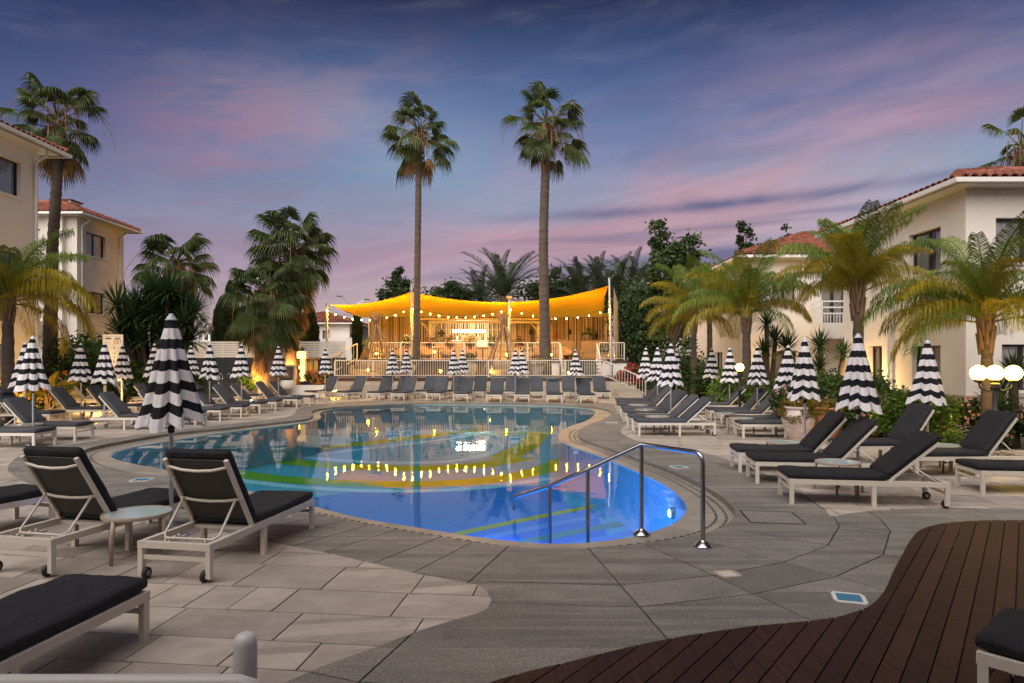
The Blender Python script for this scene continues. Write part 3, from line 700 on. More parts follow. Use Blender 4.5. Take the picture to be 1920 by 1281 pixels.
# ---------------------------------------------------------------- sun loungers
def lounger_tpl(ang, cm, pillow=False, seed=0):
    """origin on the ground under the foot edge, body runs to -y; ang = backrest angle"""
    a = radians(ang); T = []; W2 = 0.315
    fr = MB()
    for s in (-1, 1): fr.box((s * W2, -0.95, 0.295), (0.045, 1.9, 0.06))
    fr.box((0, -0.022, 0.296), (0.585, 0.042, 0.055)); fr.box((0, -1.878, 0.296), (0.585, 0.042, 0.055)); fr.box((0, -1.2, 0.29), (0.585, 0.03, 0.03)); fr.box((0, -0.6, 0.29), (0.585, 0.03, 0.03))
    T.append(('frame', fr.mesh('frame', m_frame)))
    leg = MB().box((0, 0, 0.1325), (0.043, 0.05, 0.265)).mesh('leg', m_frame)
    hleg = MB().box((0, 0, 0.15), (0.043, 0.05, 0.23)).mesh('leg', m_frame)
    tyre = MB().lathe([(.022, -.016), (.046, -.016), (.052, -.006), (.052, .006), (.046, .016), (.022, .016)], 16).xf(Matrix.Rotation(pi / 2, 4, 'Y')).mesh('wheel', m_rub, ang=40)
    hub = MB().lathe([(.0225, -.018), (.0225, .018)], 10).xf(Matrix.Rotation(pi / 2, 4, 'Y')).mesh('hub', m_hub)
    for s in (-1, 1):
        for y in (-0.03, -1.02): T.append(('leg', leg, Matrix.Translation((s * W2, y, 0))))
        T.append(('leg', hleg, Matrix.Translation((s * W2, -1.872, 0))))
        T.append(('wheel', tyre, Matrix.Translation((s * (W2 - .045), -1.872, .052)), [('hub', hub)]))
    T.append(('crossbar', MB().box((0, -.03, .20), (.587, .025, .03)).mesh('crossbar', m_frame)))
    T.append(('crossbar', MB().box((0, -1.872, .19), (.587, .025, .035)).mesh('crossbar', m_frame)))
    T.append(('seat_sling', MB().box((0, -.62, .318), (.58, 1.16, .008)).mesh('seat_sling', m_sling)))
    sc = rbox(1.25, .645, .085, .036, 13, .011, seed).xf(Matrix.Translation((0, -.605, .372)))
    # cushion sags a little between the seams and lifts at the foot
    sc.v = [(x, y, z + .012 * (1 - min(1, abs(y + .62) / .6)) * -1) for x, y, z in sc.v]
    T.append(('seat_cushion', sc.mesh('seat_cushion', cm, True)))
    R = Matrix.Translation((0, -1.2, .325)) @ Matrix.Rotation(-a, 4, 'X') @ Matrix.Rotation(pi, 4, 'Z')   # +y runs up the back
    # after the turn +x is mirrored, which does not matter: the back is symmetric
    rail = MB().box((0, .385, 0), (.036, .77, .032)).mesh('back_rail', m_frame)
    cb = MB(); cb.tube([(-.29, .70, -.012), (-.15, .675, -.03), (0, .668, -.036), (.15, .675, -.03), (.29, .70, -.012)], .014, 7)
    cb2 = MB(); cb2.tube([(-.29, .33, -.016), (-.15, .315, -.03), (0, .31, -.034), (.15, .315, -.03), (.29, .33, -.016)], .014, 7)
    for q, c_ in ((-.296, cb), (.296, cb2)): T.append(('back_rail', rail, R @ Matrix.Translation((q, 0, 0)))); T.append(('crossbar', c_.mesh('crossbar', m_frame, True), R))
    T.append(('back_sling', MB().box((0, .395, .012), (.556, .73, .008)).mesh('back_sling', m_sling), R))
    bc = rbox(.80, .635, .085, .036, 11, .009, seed + 5).xf(Matrix.Translation((0, .425, .066)))
    T.append(('back_cushion', bc.mesh('back_cushion', cm, True), R))
    # U-shaped prop from the back down to the toothed bars
    pr = R @ Vector((.26, .34, -.02)); Lp = .42; dz = pr.z - .30; dyp = sqrt(max(.01, Lp * Lp - dz * dz)); yb = pr.y - dyp * (1 if ang < 70 else .5)
    yb = max(-1.80, yb)
    U = MB().tube([(-.26, pr.y, pr.z), (-.262, yb + .04, .33), (-.23, yb, .305), (.23, yb, .305), (.262, yb + .04, .33), (.26, pr.y, pr.z)], .011, 7)
    T.append(('prop_bar', U.mesh('prop_bar', m_frame, True)))
    for s in (-1, 1):
        rk = MB().box((s * .19, -1.66, .268), (.02, .40, .025))
        for k in range(5): rk.box((s * .19, -1.56 - k * .06, .29), (.018, .018, .035), Matrix.Rotation(radians(30), 3, 'X'))
        T.append(('ratchet_bar', rk.mesh('ratchet_bar', m_frame)))
    if pillow:
        T.append(('head_pillow', rbox(.17, .46, .10, .049, 5, .004, 3).xf(Matrix.Translation((0, .70, .15))).mesh('head_pillow', cm, True), R))
    return T
LT = {}
def lounger(x, y, head, ang, label, group, cm=None, pillow=False):
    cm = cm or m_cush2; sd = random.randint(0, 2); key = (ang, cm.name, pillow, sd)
    if key not in LT: LT[key] = lounger_tpl(ang, cm, pillow, sd * 11)
    t = thing('sun_lounger', label, 'sun lounger', (x, y, 0), -radians(head), group); inst(LT[key], t); return t
def lounger_at(rx, ry, head, side, end, *a, **k):
    """place by one leg: side -1/+1 in local x, end 0 = foot, 1 = head"""
    h = -radians(head); lx, ly = side * .315, (-.03 if end == 0 else -1.872)
    return lounger(rx - (lx * cos(h) - ly * sin(h)), ry - (lx * sin(h) + ly * cos(h)), head, *a, **k)
GN = 'charcoal loungers in the left foreground'
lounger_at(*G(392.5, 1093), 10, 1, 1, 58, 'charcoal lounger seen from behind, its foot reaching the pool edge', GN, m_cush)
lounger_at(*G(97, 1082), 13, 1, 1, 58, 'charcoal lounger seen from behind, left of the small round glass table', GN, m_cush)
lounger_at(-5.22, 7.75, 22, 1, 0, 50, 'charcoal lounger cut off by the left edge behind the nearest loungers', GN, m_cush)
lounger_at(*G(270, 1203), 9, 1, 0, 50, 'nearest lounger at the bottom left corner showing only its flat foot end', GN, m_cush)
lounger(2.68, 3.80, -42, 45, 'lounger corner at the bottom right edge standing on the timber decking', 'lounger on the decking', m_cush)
# right of the pool, near group (feet to the left)
GR = 'charcoal loungers on the right of the pool'
def foot(u1, v1, u2, v2):
    a, b = G(u1, v1), G(u2, v2); return (a[0] + b[0]) / 2, (a[1] + b[1]) / 2
x, y = foot(1484, 945, 1455, 927.5); lounger(x, y, -81, 40, 'nearest charcoal lounger right of the pool, beside the round glass table', GR, m_cush)
x, y = foot(1419, 907, 1396, 893); lounger(x, y, -83, 46, 'charcoal lounger behind the glass table, second from the front right of the pool', GR, m_cush)
x, y = foot(1386, 886, 1367, 874); lounger(x, y, -84, 48, 'charcoal lounger in front of the big whitewashed plant pot', GR, m_cush)
x, y = foot(1840, 926, 1790, 912); lounger(x, y, -84, 45, 'charcoal lounger at the right edge showing only seat and legs', GR, m_cush)
lounger(6.35, 11.1, -92, 52, 'charcoal lounger with raised back before the flowering hedge at far right', GR, m_cush)
lounger(5.9, 12.4, -94, 56, 'charcoal lounger under the far right parasol, back against the green shrubs', GR, m_cush)
# right middle block
GM = 'grey loungers in the block right of the pool waist'
names = ['nearest', 'second', 'third', 'fourth', 'fifth', 'sixth', 'seventh', 'eighth']
for i, (X, Y) in enumerate([(3.08, 17.0), (3.15, 18.3), (3.3, 20.0), (3.45, 21.3), (3.6, 23.1), (3.8, 24.5), (4.0, 26.2)]):
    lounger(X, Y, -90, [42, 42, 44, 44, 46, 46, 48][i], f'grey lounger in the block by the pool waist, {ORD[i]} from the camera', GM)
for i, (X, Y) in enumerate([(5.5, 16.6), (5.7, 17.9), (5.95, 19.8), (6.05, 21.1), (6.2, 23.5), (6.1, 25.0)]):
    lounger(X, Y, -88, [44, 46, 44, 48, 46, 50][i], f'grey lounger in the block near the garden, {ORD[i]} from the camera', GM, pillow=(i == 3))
# left bank row along the pool
GL = 'grey loungers in the rows left of the pool'
row = [(-10.0, 14.65, 92), (-10.0, 16.0, 92), (-9.3, 18.5, 90), (-9.0, 19.8, 92), (-8.87, 21.15, 92), (-8.76, 22.5, 92), (-8.73, 24.05, 92), (-8.65, 25.4, 92), (-8.4, 27.1, 93), (-8.25, 28.3, 93)]
for i, (X, Y, h) in enumerate(row):
    lounger(X, Y, h, [46, 46, 48, 50, 48, 48, 50, 48, 50, 48][i], f'grey lounger in the row along the left bank, {ORD[i]} from the camera', GL, pillow=(i == 5))
row2 = [(-13.1, 19.7, 92), (-12.6, 21.4, 90), (-12.4, 22.9, 90), (-12.1, 25.2, 90), (-11.9, 26.6, 92), (-10.9, 29.5, 92), (-11.6, 28.2, 92)]
row2.sort(key=lambda r: r[1])
for i, (X, Y, h) in enumerate(row2):
    lounger(X, Y, h, 50, f'grey lounger in the second row on the left, {ORD[i]} from the camera', GL, pillow=(i == 0))
GB = 'beige loungers by the left garden light'
for i, (X, Y) in enumerate([(-15.1, 26.0), (-14.2, 27.6), (-13.2, 29.4)]):
    lounger(X, Y, 80, 52, f'beige lounger near the left garden light, {ORD[i]} from the camera', GB, m_cushb)
# far rows before the terrace
GF_ = 'grey loungers in front of the terrace'
far = [(-9.75, 32.7, 215, 62), (-8.1, 32.3, 205, 60), (-6.5, 31.9, 196, 56), (-5.3, 31.6, 194, 56), (-3.65, 31.6, 190, 56), (-2.33, 30.9, 187, 56), (-.82, 30.5, 185, 55), (.43, 30.5, 184, 55), (1.88, 30.1, 180, 56), (3.3, 29.7, 178, 56)]
for i, (X, Y, h, a) in enumerate(far):
    lounger(X, Y, h, a, f'grey lounger in the front row facing us before the terrace, {ORD[i]} from the left', GF_, pillow=(i == 8))
for i, (X, Y) in enumerate([(-5.85, 33.4), (-4.45, 33.4), (-3.0, 33.5), (-1.75, 33.5), (-.1, 33.4), (1.2, 33.3), (2.85, 33.0), (4.4, 32.7)]):
    lounger(X, Y, [195, 193, 190, 186, 184, 182, 179, 178][i], 56, f'grey lounger in the back row under the terrace wall, {ORD[i]} from the left', GF_)

# ---------------------------------------------------------------- side tables
def table_tpl(r=.30, h=.42):
    T = [('rim', MB().lathe([(r - .022, h - .03), (r, h - .03), (r + .004, h - .012), (r, h), (r - .022, h), (r - .022, h - .03)], 36).mesh('rim', m_taupe, ang=50)),
         ('glass_top', MB().lathe([(1e-6, h - .014), (r - .023, h - .014), (r - .023, h - .004), (1e-6, h - .004)], 36).mesh('glass_top', m_glass))]
    for k in range(4):
        t = k * pi / 2 + pi / 4; c, s = cos(t), sin(t)
        lg = MB().tube([((r - .02) * c, (r - .02) * s, h - .03), (r * 1.0 * c, r * 1.0 * s, h * .6), ((r + .01) * c, (r + .01) * s, 0)], [.022, .02, .016], 8)
        T.append(('leg', lg.mesh('leg', m_taupe, True)))
    return T
TT = table_tpl(); TG = 'round glass side tables between loungers'
def table(X, Y, label, rz=.3): inst(TT, thing('side_table', label, 'table', (X, Y, 0), rz, TG))
table(-3.54, 6.45, 'round glass side table between the two loungers seen from behind', .55)
Yt = (1.43) * 1280 / (865 - 676); table(XU(1571, Yt), Yt, 'round glass side table between the near right loungers')
Yt = (1.43) * 1280 / (828 - 676); table(XU(1470, Yt), Yt, 'round glass side table left of the big whitewashed pot')
table(3.75, 17.6, 'round glass side table by the near parasol of the pool-waist block')
table(3.9, 20.0, 'round glass side table halfway down the pool-waist block'); table(4.1, 22.2, 'round glass side table at the far end of the pool-waist block')
table(5.75, 18.6, 'round glass side table between the loungers near the garden'); table(5.7, 17.0, 'round glass side table before the loungers near the garden')
table(-10.9, 15.35, 'round table between the first two loungers on the left bank')
table(-9.9, 21.9, 'round table halfway along the left bank row'); table(-9.5, 24.8, 'round table towards the far end of the left bank row')
table(-9.2, 27.7, 'round table at the end of the left bank row'); table(-8.7, 31.6, 'round table between the two leftmost loungers before the terrace')
table(2.55, 31.0, 'round table between the two right loungers before the terrace')
table(7.3, 11.6, 'round glass side table by the hedge at the far right')

# ---------------------------------------------------------------- closed striped parasols
def mk_stripe():
    m = bpy.data.materials.new('striped_canvas'); m.use_nodes = True; T = NT(m.node_tree)
    uv = T.n('ShaderNodeUVMap'); sp = T.n('ShaderNodeSeparateXYZ', i_0=uv.outputs[0])
    f = T.m('FRACT', T.m('MULTIPLY', sp.outputs[1], 5.0)); k = T.m('LESS_THAN', f, 0.47)
    tc = T.n('ShaderNodeTexCoord'); nz = T.noise(tc.outputs['Object'], 30, 4); v = T.m('MULTIPLY_ADD', nz, 0.3, 0.85)
    c = T.mix(k, (0.70, 0.67, 0.68), (0.013, 0.013, 0.016))
    c = T.mix(1.0, c, T.n('ShaderNodeCombineColor', i_0=v, i_1=v, i_2=v).outputs[0], 'MULTIPLY')
    b = T.n('ShaderNodeBsdfPrincipled', i_Roughness=0.85); T.set(b.inputs['Base Color'], c); b.inputs['Specular IOR Level'].default_value = .2
    bn = T.n('ShaderNodeBump', i_Strength=0.2, i_Distance=0.003); T.set(bn.inputs['Height'], T.noise(tc.outputs['Object'], 150, 2)); T.set(b.inputs['Normal'], bn.outputs[0])
    tl = T.n('ShaderNodeBsdfTranslucent'); T.set(tl.inputs[0], c); mx = T.n('ShaderNodeMixShader', i_0=0.12); T.set(mx.inputs[1], b.outputs[0]); T.set(mx.inputs[2], tl.outputs[0])
    T.n('ShaderNodeOutputMaterial', i_Surface=mx); return m
m_stripe = mk_stripe()
CL = 1.14
def canopy_mesh(seed):
    rnd = random.Random(seed); NF = rnd.choice((7, 8, 8, 9)); N = NF * 20; NZ = 26
    am = [rnd.uniform(.55, 1.35) for _ in range(NF)]; bulge = [rnd.uniform(.86, 1.16) for _ in range(NF)]; low = [rnd.uniform(-.05, .05) for _ in range(NF)]; lean = [rnd.uniform(-.5, .5) for _ in range(NF)]; tw = rnd.uniform(-.2, .2)
    vs, uv = [], []
    for i in range(NZ + 1):
        s = i / NZ; z0 = -CL * s
        R = .042 + .268 * s ** 0.95
        for k in range(N):
            q = k / N * NF; a = int(q) % NF; w = q - int(q)             # one fold per panel: rib - billow - valley
            b = (a + 1) % NF; ws = w * w * (3 - 2 * w)
            A = am[a] * (1 - ws) + am[b] * ws; Bg = bulge[a] * (1 - ws) + bulge[b] * ws; Lw = low[a] * (1 - ws) + low[b] * ws; ln = lean[a] * (1 - ws) + lean[b] * ws
            c1 = 2 * abs(w - .5)                                        # 1 on the rib, 0 in the valley between ribs
            prof = .75 * (1 - (1 - c1) ** 1.7) + .25 * (.5 - .5 * cos(pi * c1))                               # round ridge, sharp valley
            g = min(1, s * 2.2)
            r = R * (1 + (Bg - 1) * s) * (1.10 - .52 * A * g * (1 - prof) + .04 * sin(23 * w + 7 * s + a) * s)
            t = 2 * pi * k / N + tw * s + ln * .30 * s * sin(2 * pi * w)
            hem = (.028 * (1 + cos(2 * pi * (w - .5))) * A - Lw * .8) * s ** 4
            vs.append((r * cos(t), r * sin(t), z0 + hem + .05 * s * (1 - prof) * A)); uv.append((k / N, s ** .95))
    fs = [(i * N + k, i * N + (k + 1) % N, (i + 1) * N + (k + 1) % N, (i + 1) * N + k) for i in range(NZ) for k in range(N)]
    me = MB().add(vs, fs).mesh('canopy', m_stripe, True); ul = me.uv_layers.new(name='UVMap')
    for p in me.polygons:
        for li in p.loop_indices: ul.data[li].uv = uv[me.loops[li].vertex_index]
    return me
CAN = [canopy_mesh(s) for s in (3, 8, 15, 22, 31, 44, 57, 63, 71)]
m_cap_me = MB().lathe([(.058, -.012), (.058, 0), (.045, .006), (.040, .028), (.026, .034), (.022, .055), (1e-6, .06)], 16).mesh('finial_cap', m_cap, ang=40)
POLES = {}
col_me = MB().lathe([(.0225, 0), (.031, .004), (.031, .03), (.0225, .034)], 12).mesh('collar', m_pole, ang=40)
base_me = MB().lathe([(.17, 0), (.17, .02), (.10, .035), (.035, .045), (.033, .12)], 20).mesh('base_plate', m_pole, ang=40)
runner = MB().lathe([(.024, 0), (.034, .006), (.034, .07), (.024, .08)], 12).mesh('runner', m_rub)
def parasol(u, vtop, Y, label, group):
    H = ZV(vtop, Y); H = max(2.0, min(2.75, H)); X = XU(u, Y)
    t = thing('parasol', label, 'parasol', (X, Y, 0), random.uniform(0, 6.28), group)
    pm = MB().cyl((0, 0, .01), (0, 0, H - .07), .021, n=12).mesh('pole', m_pole, ang=40)
    O('pole', pm, t); O('collar', col_me, t, loc=(0, 0, H * .38)); O('base_plate', base_me, t)
    O('canopy', random.choice(CAN), t, loc=(random.uniform(-.01, .01), random.uniform(-.01, .01), H - .065), rz=random.uniform(0, 6.28)); O('runner', runner, t, loc=(0, 0, H - CL - .12)); t.children[-2].scale = (random.uniform(.9, 1.1), random.uniform(.9, 1.1), random.uniform(.97, 1.03)); O('finial_cap', m_cap_me, t, loc=(0, 0, H - .06))
    return t
PG = 'closed striped parasols around the pool'
parasol(321, 588, 7.2, 'large near black and white striped parasol behind the lounger at left', PG)
for i, (u, v, Y) in enumerate([(47, 641, 18.2), (62, 630, 15.0), (152, 643, 21.5), (196, 642, 20.0), (230, 646, 24.0), (290, 644, 24.5), (303, 641, 18.5), (358, 648, 27.5), (393, 643, 22.5), (453, 645, 24.5), (522, 649, 27.6)]):
    parasol(u, v, Y, ['striped closed parasol at the far left, just behind the leftmost near one', 'striped closed parasol in front of the left bank lounger at the left edge', 'striped closed parasol before the yellow palm frond on the left', 'striped closed parasol in front of the white notice board', 'striped closed parasol just right of the white notice board',
        'striped closed parasol peeping out left of the large near one', 'striped closed parasol hidden behind the large near one', 'striped closed parasol just right of the large near one', 'striped closed parasol in front of the dark wall, first right of the near one', 'striped closed parasol in front of the dark wall left of the shaggy palm trunk', 'striped closed parasol before the framed brown sign board'][i], PG)
for i, (u, v, Y) in enumerate([(610, 652, 31.6), (736, 654, 32.8), (762, 655, 34.6), (851, 654, 32.2), (867, 654, 34.3), (966, 654, 31.6), (979, 655, 34.2), (1079, 655, 30.9)]):
    parasol(u, v, Y, f'striped closed parasol in front of the terrace railing, {ORD[i]} from the left', PG)
for i, (u, v, Y) in enumerate([(1211, 652, 26.5), (1233, 651, 24.0), (1258, 644, 19.3), (1269, 655, 28.5), (1335, 653, 27.0), (1368, 652, 23.5), (1420, 648, 20.6), (1478, 647, 18.2), (1509, 634, 13.2), (1609, 625, 10.6), (1739, 637, 12.8)]):
    parasol(u, v, Y, ['striped closed parasol at the right end of the terrace stair', 'striped closed parasol half behind the nearest one of the pool-waist block', 'striped closed parasol at the near end of the pool-waist block', 'striped closed parasol peeping out behind the pool-waist parasol', 'striped closed parasol left of the single globe lamp, slim and far',
        'striped closed parasol touching the single globe lamp', 'striped closed parasol in front of the palm trunk by the globe lamp', 'striped closed parasol just behind the one over the whitewashed pot', 'striped closed parasol over the big whitewashed pot', 'largest striped closed parasol on the right, over the round glass table', 'striped closed parasol before the green shrubs at far right'][i], PG)

# ---------------------------------------------------------------- pool handrail
t = thing('pool_handrail', 'bent stainless steel handrail leading into the pool', 'handrail')
pA = Vector((*G(1318, 1026), 0)); pB = Vector((*G(1203, 1004, RING_Z), RING_Z)); 
dirp = (pB - pA); dirp.z = 0; dirp.normalize()
YA, YB = pA.y, pB.y
zt = ZV(845, YA); zb = ZV(833, YB)
zt = min(zt, zb)
pC = pB + dirp * 0.95; pD = pB + dirp * 1.9
# lower run follows the line seen in the photo: top tube falls towards the water
path = []
cr = 0.1
path.append(pA + Vector((0, 0, .02)))
path.append(Vector((pA.x, pA.y, zt - cr)))
for k in range(1, 5):
    a = k / 5 * pi / 2; path.append(Vector((pA.x, pA.y, zt - cr)) + dirp * (cr - cr * cos(a)) + Vector((0, 0, cr * sin(a))))
path.append(Vector((pA.x, pA.y, zt)) + dirp * cr)
path.append(Vector((pB.x, pB.y, zb)))
e1 = Vector((XU(1102, 7.55), 7.55, ZV(880, 7.55))); e2 = Vector((XU(1031, 8.0), 8.0, ZV(911, 8.0))); e3 = Vector((XU(966, 8.45), 8.45, ZV(931, 8.45))); e4 = Vector((XU(964, 8.5), 8.5, ZV(955, 8.5)))
path += [e1, e2, e3, e4]
O('top_rail', MB().tube(path, .024, 12).mesh('top_rail', m_steel, ang=50), t)
O('post', MB().cyl((pB.x, pB.y, RING_Z), (pB.x, pB.y, zb - .01), .022, n=12).mesh('post', m_steel, ang=50), t)
O('post', MB().cyl((e1.x, e1.y, PZ), (e1.x, e1.y, e1.z - .01), .022, n=12).mesh('post', m_steel, ang=50), t)
O('post', MB().cyl((e2.x, e2.y, PZ), (e2.x, e2.y, e2.z - .01), .022, n=12).mesh('post', m_steel, ang=50), t)
fl = MB().lathe([(.095, 0), (.095, .012), (.09, .02), (.045, .055), (.03, .065), (.026, .075)], 24).mesh('floor_flange', m_steel, ang=40)
O('floor_flange', fl, t, loc=tuple(pA)); O('floor_flange', fl, t, loc=tuple(pB + Vector((0, 0, .004))))

# ---------------------------------------------------------------- white rail at the camera
t = thing('white_railing', 'white railing with round capped post at the bottom left edge', 'railing')
zr = ZV(1279, 2.0)
O('top_rail', MB().tube([(-2.6, 2.0, zr), (-.80, 2.0, zr), (-.76, 2.0, zr - .012), (-.745, 2.0, zr - .05), (-.745, 2.0, 0)], .022, 12).mesh('top_rail', m_white, True), t)
Yp = 2.6; xp = XU(460, Yp); zp = ZV(1186, Yp); r = .043
O('post', MB().lathe([(r, 0), (r, zp - .04), (r * .93, zp - .022), (r * .72, zp - .008), (r * .4, zp - .001), (1e-6, zp)], 24, (xp, Yp, 0)).mesh('post', m_white, True), t)
O('tie_bar', MB().bar((xp, Yp, .35), (-.745, 2.0, .35), .03, .03).mesh('tie_bar', m_white), t)
# ---------------------------------------------------------------- buildings
m_wall = mat('cream_render', (0.70, 0.645, 0.575), 0.85, var=0.05, vscale=0.8, bump=0.25, bscale=60)
m_plinth = mat('plinth_stone', (0.42, 0.34, 0.26), 0.8, var=0.15, vscale=2.5, bump=0.4, bscale=25)
m_trim = mat('white_gutter', (0.68, 0.66, 0.62), 0.45, var=0.04)
m_roof = mat('terracotta_tile', (0.20, 0.062, 0.036), 0.75, var=0.22, vscale=3, rnd=0.35, bump=0.3, bscale=40)
m_roofj = mat('terracotta_tiles', (0.20, 0.062, 0.036), 0.75, var=0.18, vscale=3, rnd=0.35, island=True, bump=0.3, bscale=40)
m_roofb = mat('roof_underlay', (0.10, 0.035, 0.02), 0.9)
m_win = mat('brown_window_frame', (0.035, 0.022, 0.016), 0.4)
m_curt = mat('net_curtain', (0.85, 0.82, 0.77), 0.9, var=0.05, transl=0.2)
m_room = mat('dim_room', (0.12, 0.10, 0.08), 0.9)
def mk_pane():
    m = bpy.data.materials.new('window_pane'); m.use_nodes = True; T = NT(m.node_tree)
    fr = T.n('ShaderNodeFresnel', i_IOR=1.55); f = T.m('MULTIPLY_ADD', fr.outputs[0], 1.0, 0.06, clamp=True)
    mx = T.n('ShaderNodeMixShader'); T.set(mx.inputs[0], f); T.set(mx.inputs[1], T.n('ShaderNodeBsdfTransparent').outputs[0]); T.set(mx.inputs[2], T.n('ShaderNodeBsdfGlossy', i_Roughness=0.01).outputs[0])
    T.n('ShaderNodeOutputMaterial', i_Surface=mx); return m
m_pane = mk_pane()
class Face:
    """one wall plane: s runs along d, z up, k inwards"""
    def __init__(s, o, d, n): s.o = Vector((*o, 0)); s.d = Vector((*d, 0)).normalized(); s.n = Vector((*n, 0)).normalized()
    def p(s, a, z, k=0.0): return s.o + s.d * a + Vector((0, 0, z)) - s.n * k
    def box(s, m, a0, a1, z0, z1, k0, k1):
        vs = [s.p(a, z, k) for z in (z0, z1) for k in (k0, k1) for a in (a0, a1)]
        fs = [(0, 2, 3, 1), (4, 5, 7, 6), (0, 1, 5, 4), (2, 6, 7, 3), (0, 4, 6, 2), (1, 3, 7, 5)]
        m.add(vs, fs)
def wall(parent, F, L, z0, z1, holes, mt=None):
    xs = sorted({0, L, *[h[0] for h in holes], *[h[1] for h in holes]}); zs = sorted({z0, z1, *[h[2] for h in holes], *[h[3] for h in holes]})
    m = MB()
    for a, b in zip(xs, xs[1:]):
        for c, d in zip(zs, zs[1:]):
            if any(h[0] <= a and b <= h[1] and h[2] <= c and d <= h[3] for h in holes): continue
            m.add([F.p(a, c), F.p(b, c), F.p(b, d), F.p(a, d)], [(0, 1, 2, 3)])
    for (a, b, c, d, *_) in holes:
        D = .30
        m.add([F.p(a, c), F.p(b, c), F.p(b, c, D), F.p(a, c, D)], [(0, 1, 2, 3)]); m.add([F.p(a, d), F.p(b, d), F.p(b, d, D), F.p(a, d, D)], [(3, 2, 1, 0)])
        m.add([F.p(a, c), F.p(a, d), F.p(a, d, D), F.p(a, c, D)], [(3, 2, 1, 0)]); m.add([F.p(b, c), F.p(b, d), F.p(b, d, D), F.p(b, c, D)], [(0, 1, 2, 3)])
    O('wall', m.mesh('wall', mt or m_wall), parent)
def window(parent, F, a, b, c, d, sill=True, mull=1, door=False):
    f = MB(); t = .05; k0, k1 = .14, .20
    F.box(f, a, b, c, c + t, k0, k1); F.box(f, a, b, d - t, d, k0, k1); F.box(f, a, a + t, c + t, d - t, k0, k1); F.box(f, b - t, b, c + t, d - t, k0, k1)
    for i in range(mull):
        x = a + (b - a) * (i + 1) / (mull + 1); F.box(f, x - .032, x + .032, c + t, d - t, k0 + .003, k1 - .003)
    w = O('door' if door else 'window', f.mesh('window', m_win), parent)
    g = MB(); g.add([F.p(a + t, c + t, .17), F.p(b - t, c + t, .17), F.p(b - t, d - t, .17), F.p(a + t, d - t, .17)], [(0, 1, 2, 3)]); O('pane', g.mesh('pane', m_pane), w)
    for (p0, p1) in ((a, a + (b - a) * random.uniform(.44, .5)), (b - (b - a) * random.uniform(.36, .5), b)):
        cu = MB(); N = 36; vs = []
        for i in range(N + 1):
            x = p0 + (p1 - p0) * i / N; dp = .235 + .022 * sin(i * 1.15 + 2 * sin(i * .31)) ; vs += [F.p(x, c - .02, dp), F.p(x, d + .02, dp)]
        cu.add(vs, [(2 * i, 2 * i + 2, 2 * i + 3, 2 * i + 1) for i in range(N)]); O('curtain', cu.mesh('curtain', m_curt, True), w)
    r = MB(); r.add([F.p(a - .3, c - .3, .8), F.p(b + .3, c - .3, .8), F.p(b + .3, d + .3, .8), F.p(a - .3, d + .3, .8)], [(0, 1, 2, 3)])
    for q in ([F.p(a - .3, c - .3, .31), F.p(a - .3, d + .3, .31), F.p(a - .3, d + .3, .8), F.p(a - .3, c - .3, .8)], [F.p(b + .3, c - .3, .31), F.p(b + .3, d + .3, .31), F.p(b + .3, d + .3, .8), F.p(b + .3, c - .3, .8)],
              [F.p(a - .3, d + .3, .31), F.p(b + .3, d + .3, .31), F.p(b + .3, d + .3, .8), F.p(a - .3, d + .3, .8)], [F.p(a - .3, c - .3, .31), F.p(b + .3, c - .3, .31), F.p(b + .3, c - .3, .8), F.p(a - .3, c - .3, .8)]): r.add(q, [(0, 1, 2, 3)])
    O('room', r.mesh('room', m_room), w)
    if sill:
        s = MB(); F.box(s, a - .06, b + .06, c - .07, c - .002, -.05, .13); O('sill', s.mesh('sill', m_trim), w)
def barrel(L, r):
    m = MB(); n = 6; vs = []
    for y, k in ((0, 1.0), (L, .86)):
        for i in range(n + 1):
            t = pi * i / n; vs.append((r * k * cos(t), y, r * k * sin(t) * .75))
        for i in range(n + 1):
            t = pi * (n - i) / n; vs.append(((r * k - .014) * cos(t), y, (r * k - .014) * sin(t) * .75))
    K = 2 * (n + 1); m.add(vs, [(i, i + 1, K + i + 1, K + i) for i in range(K - 1)] + [tuple(range(K))]); return m
TILE = barrel(.44, .115); TILE_ME = TILE.mesh('roof_tile', m_roof, ang=60)
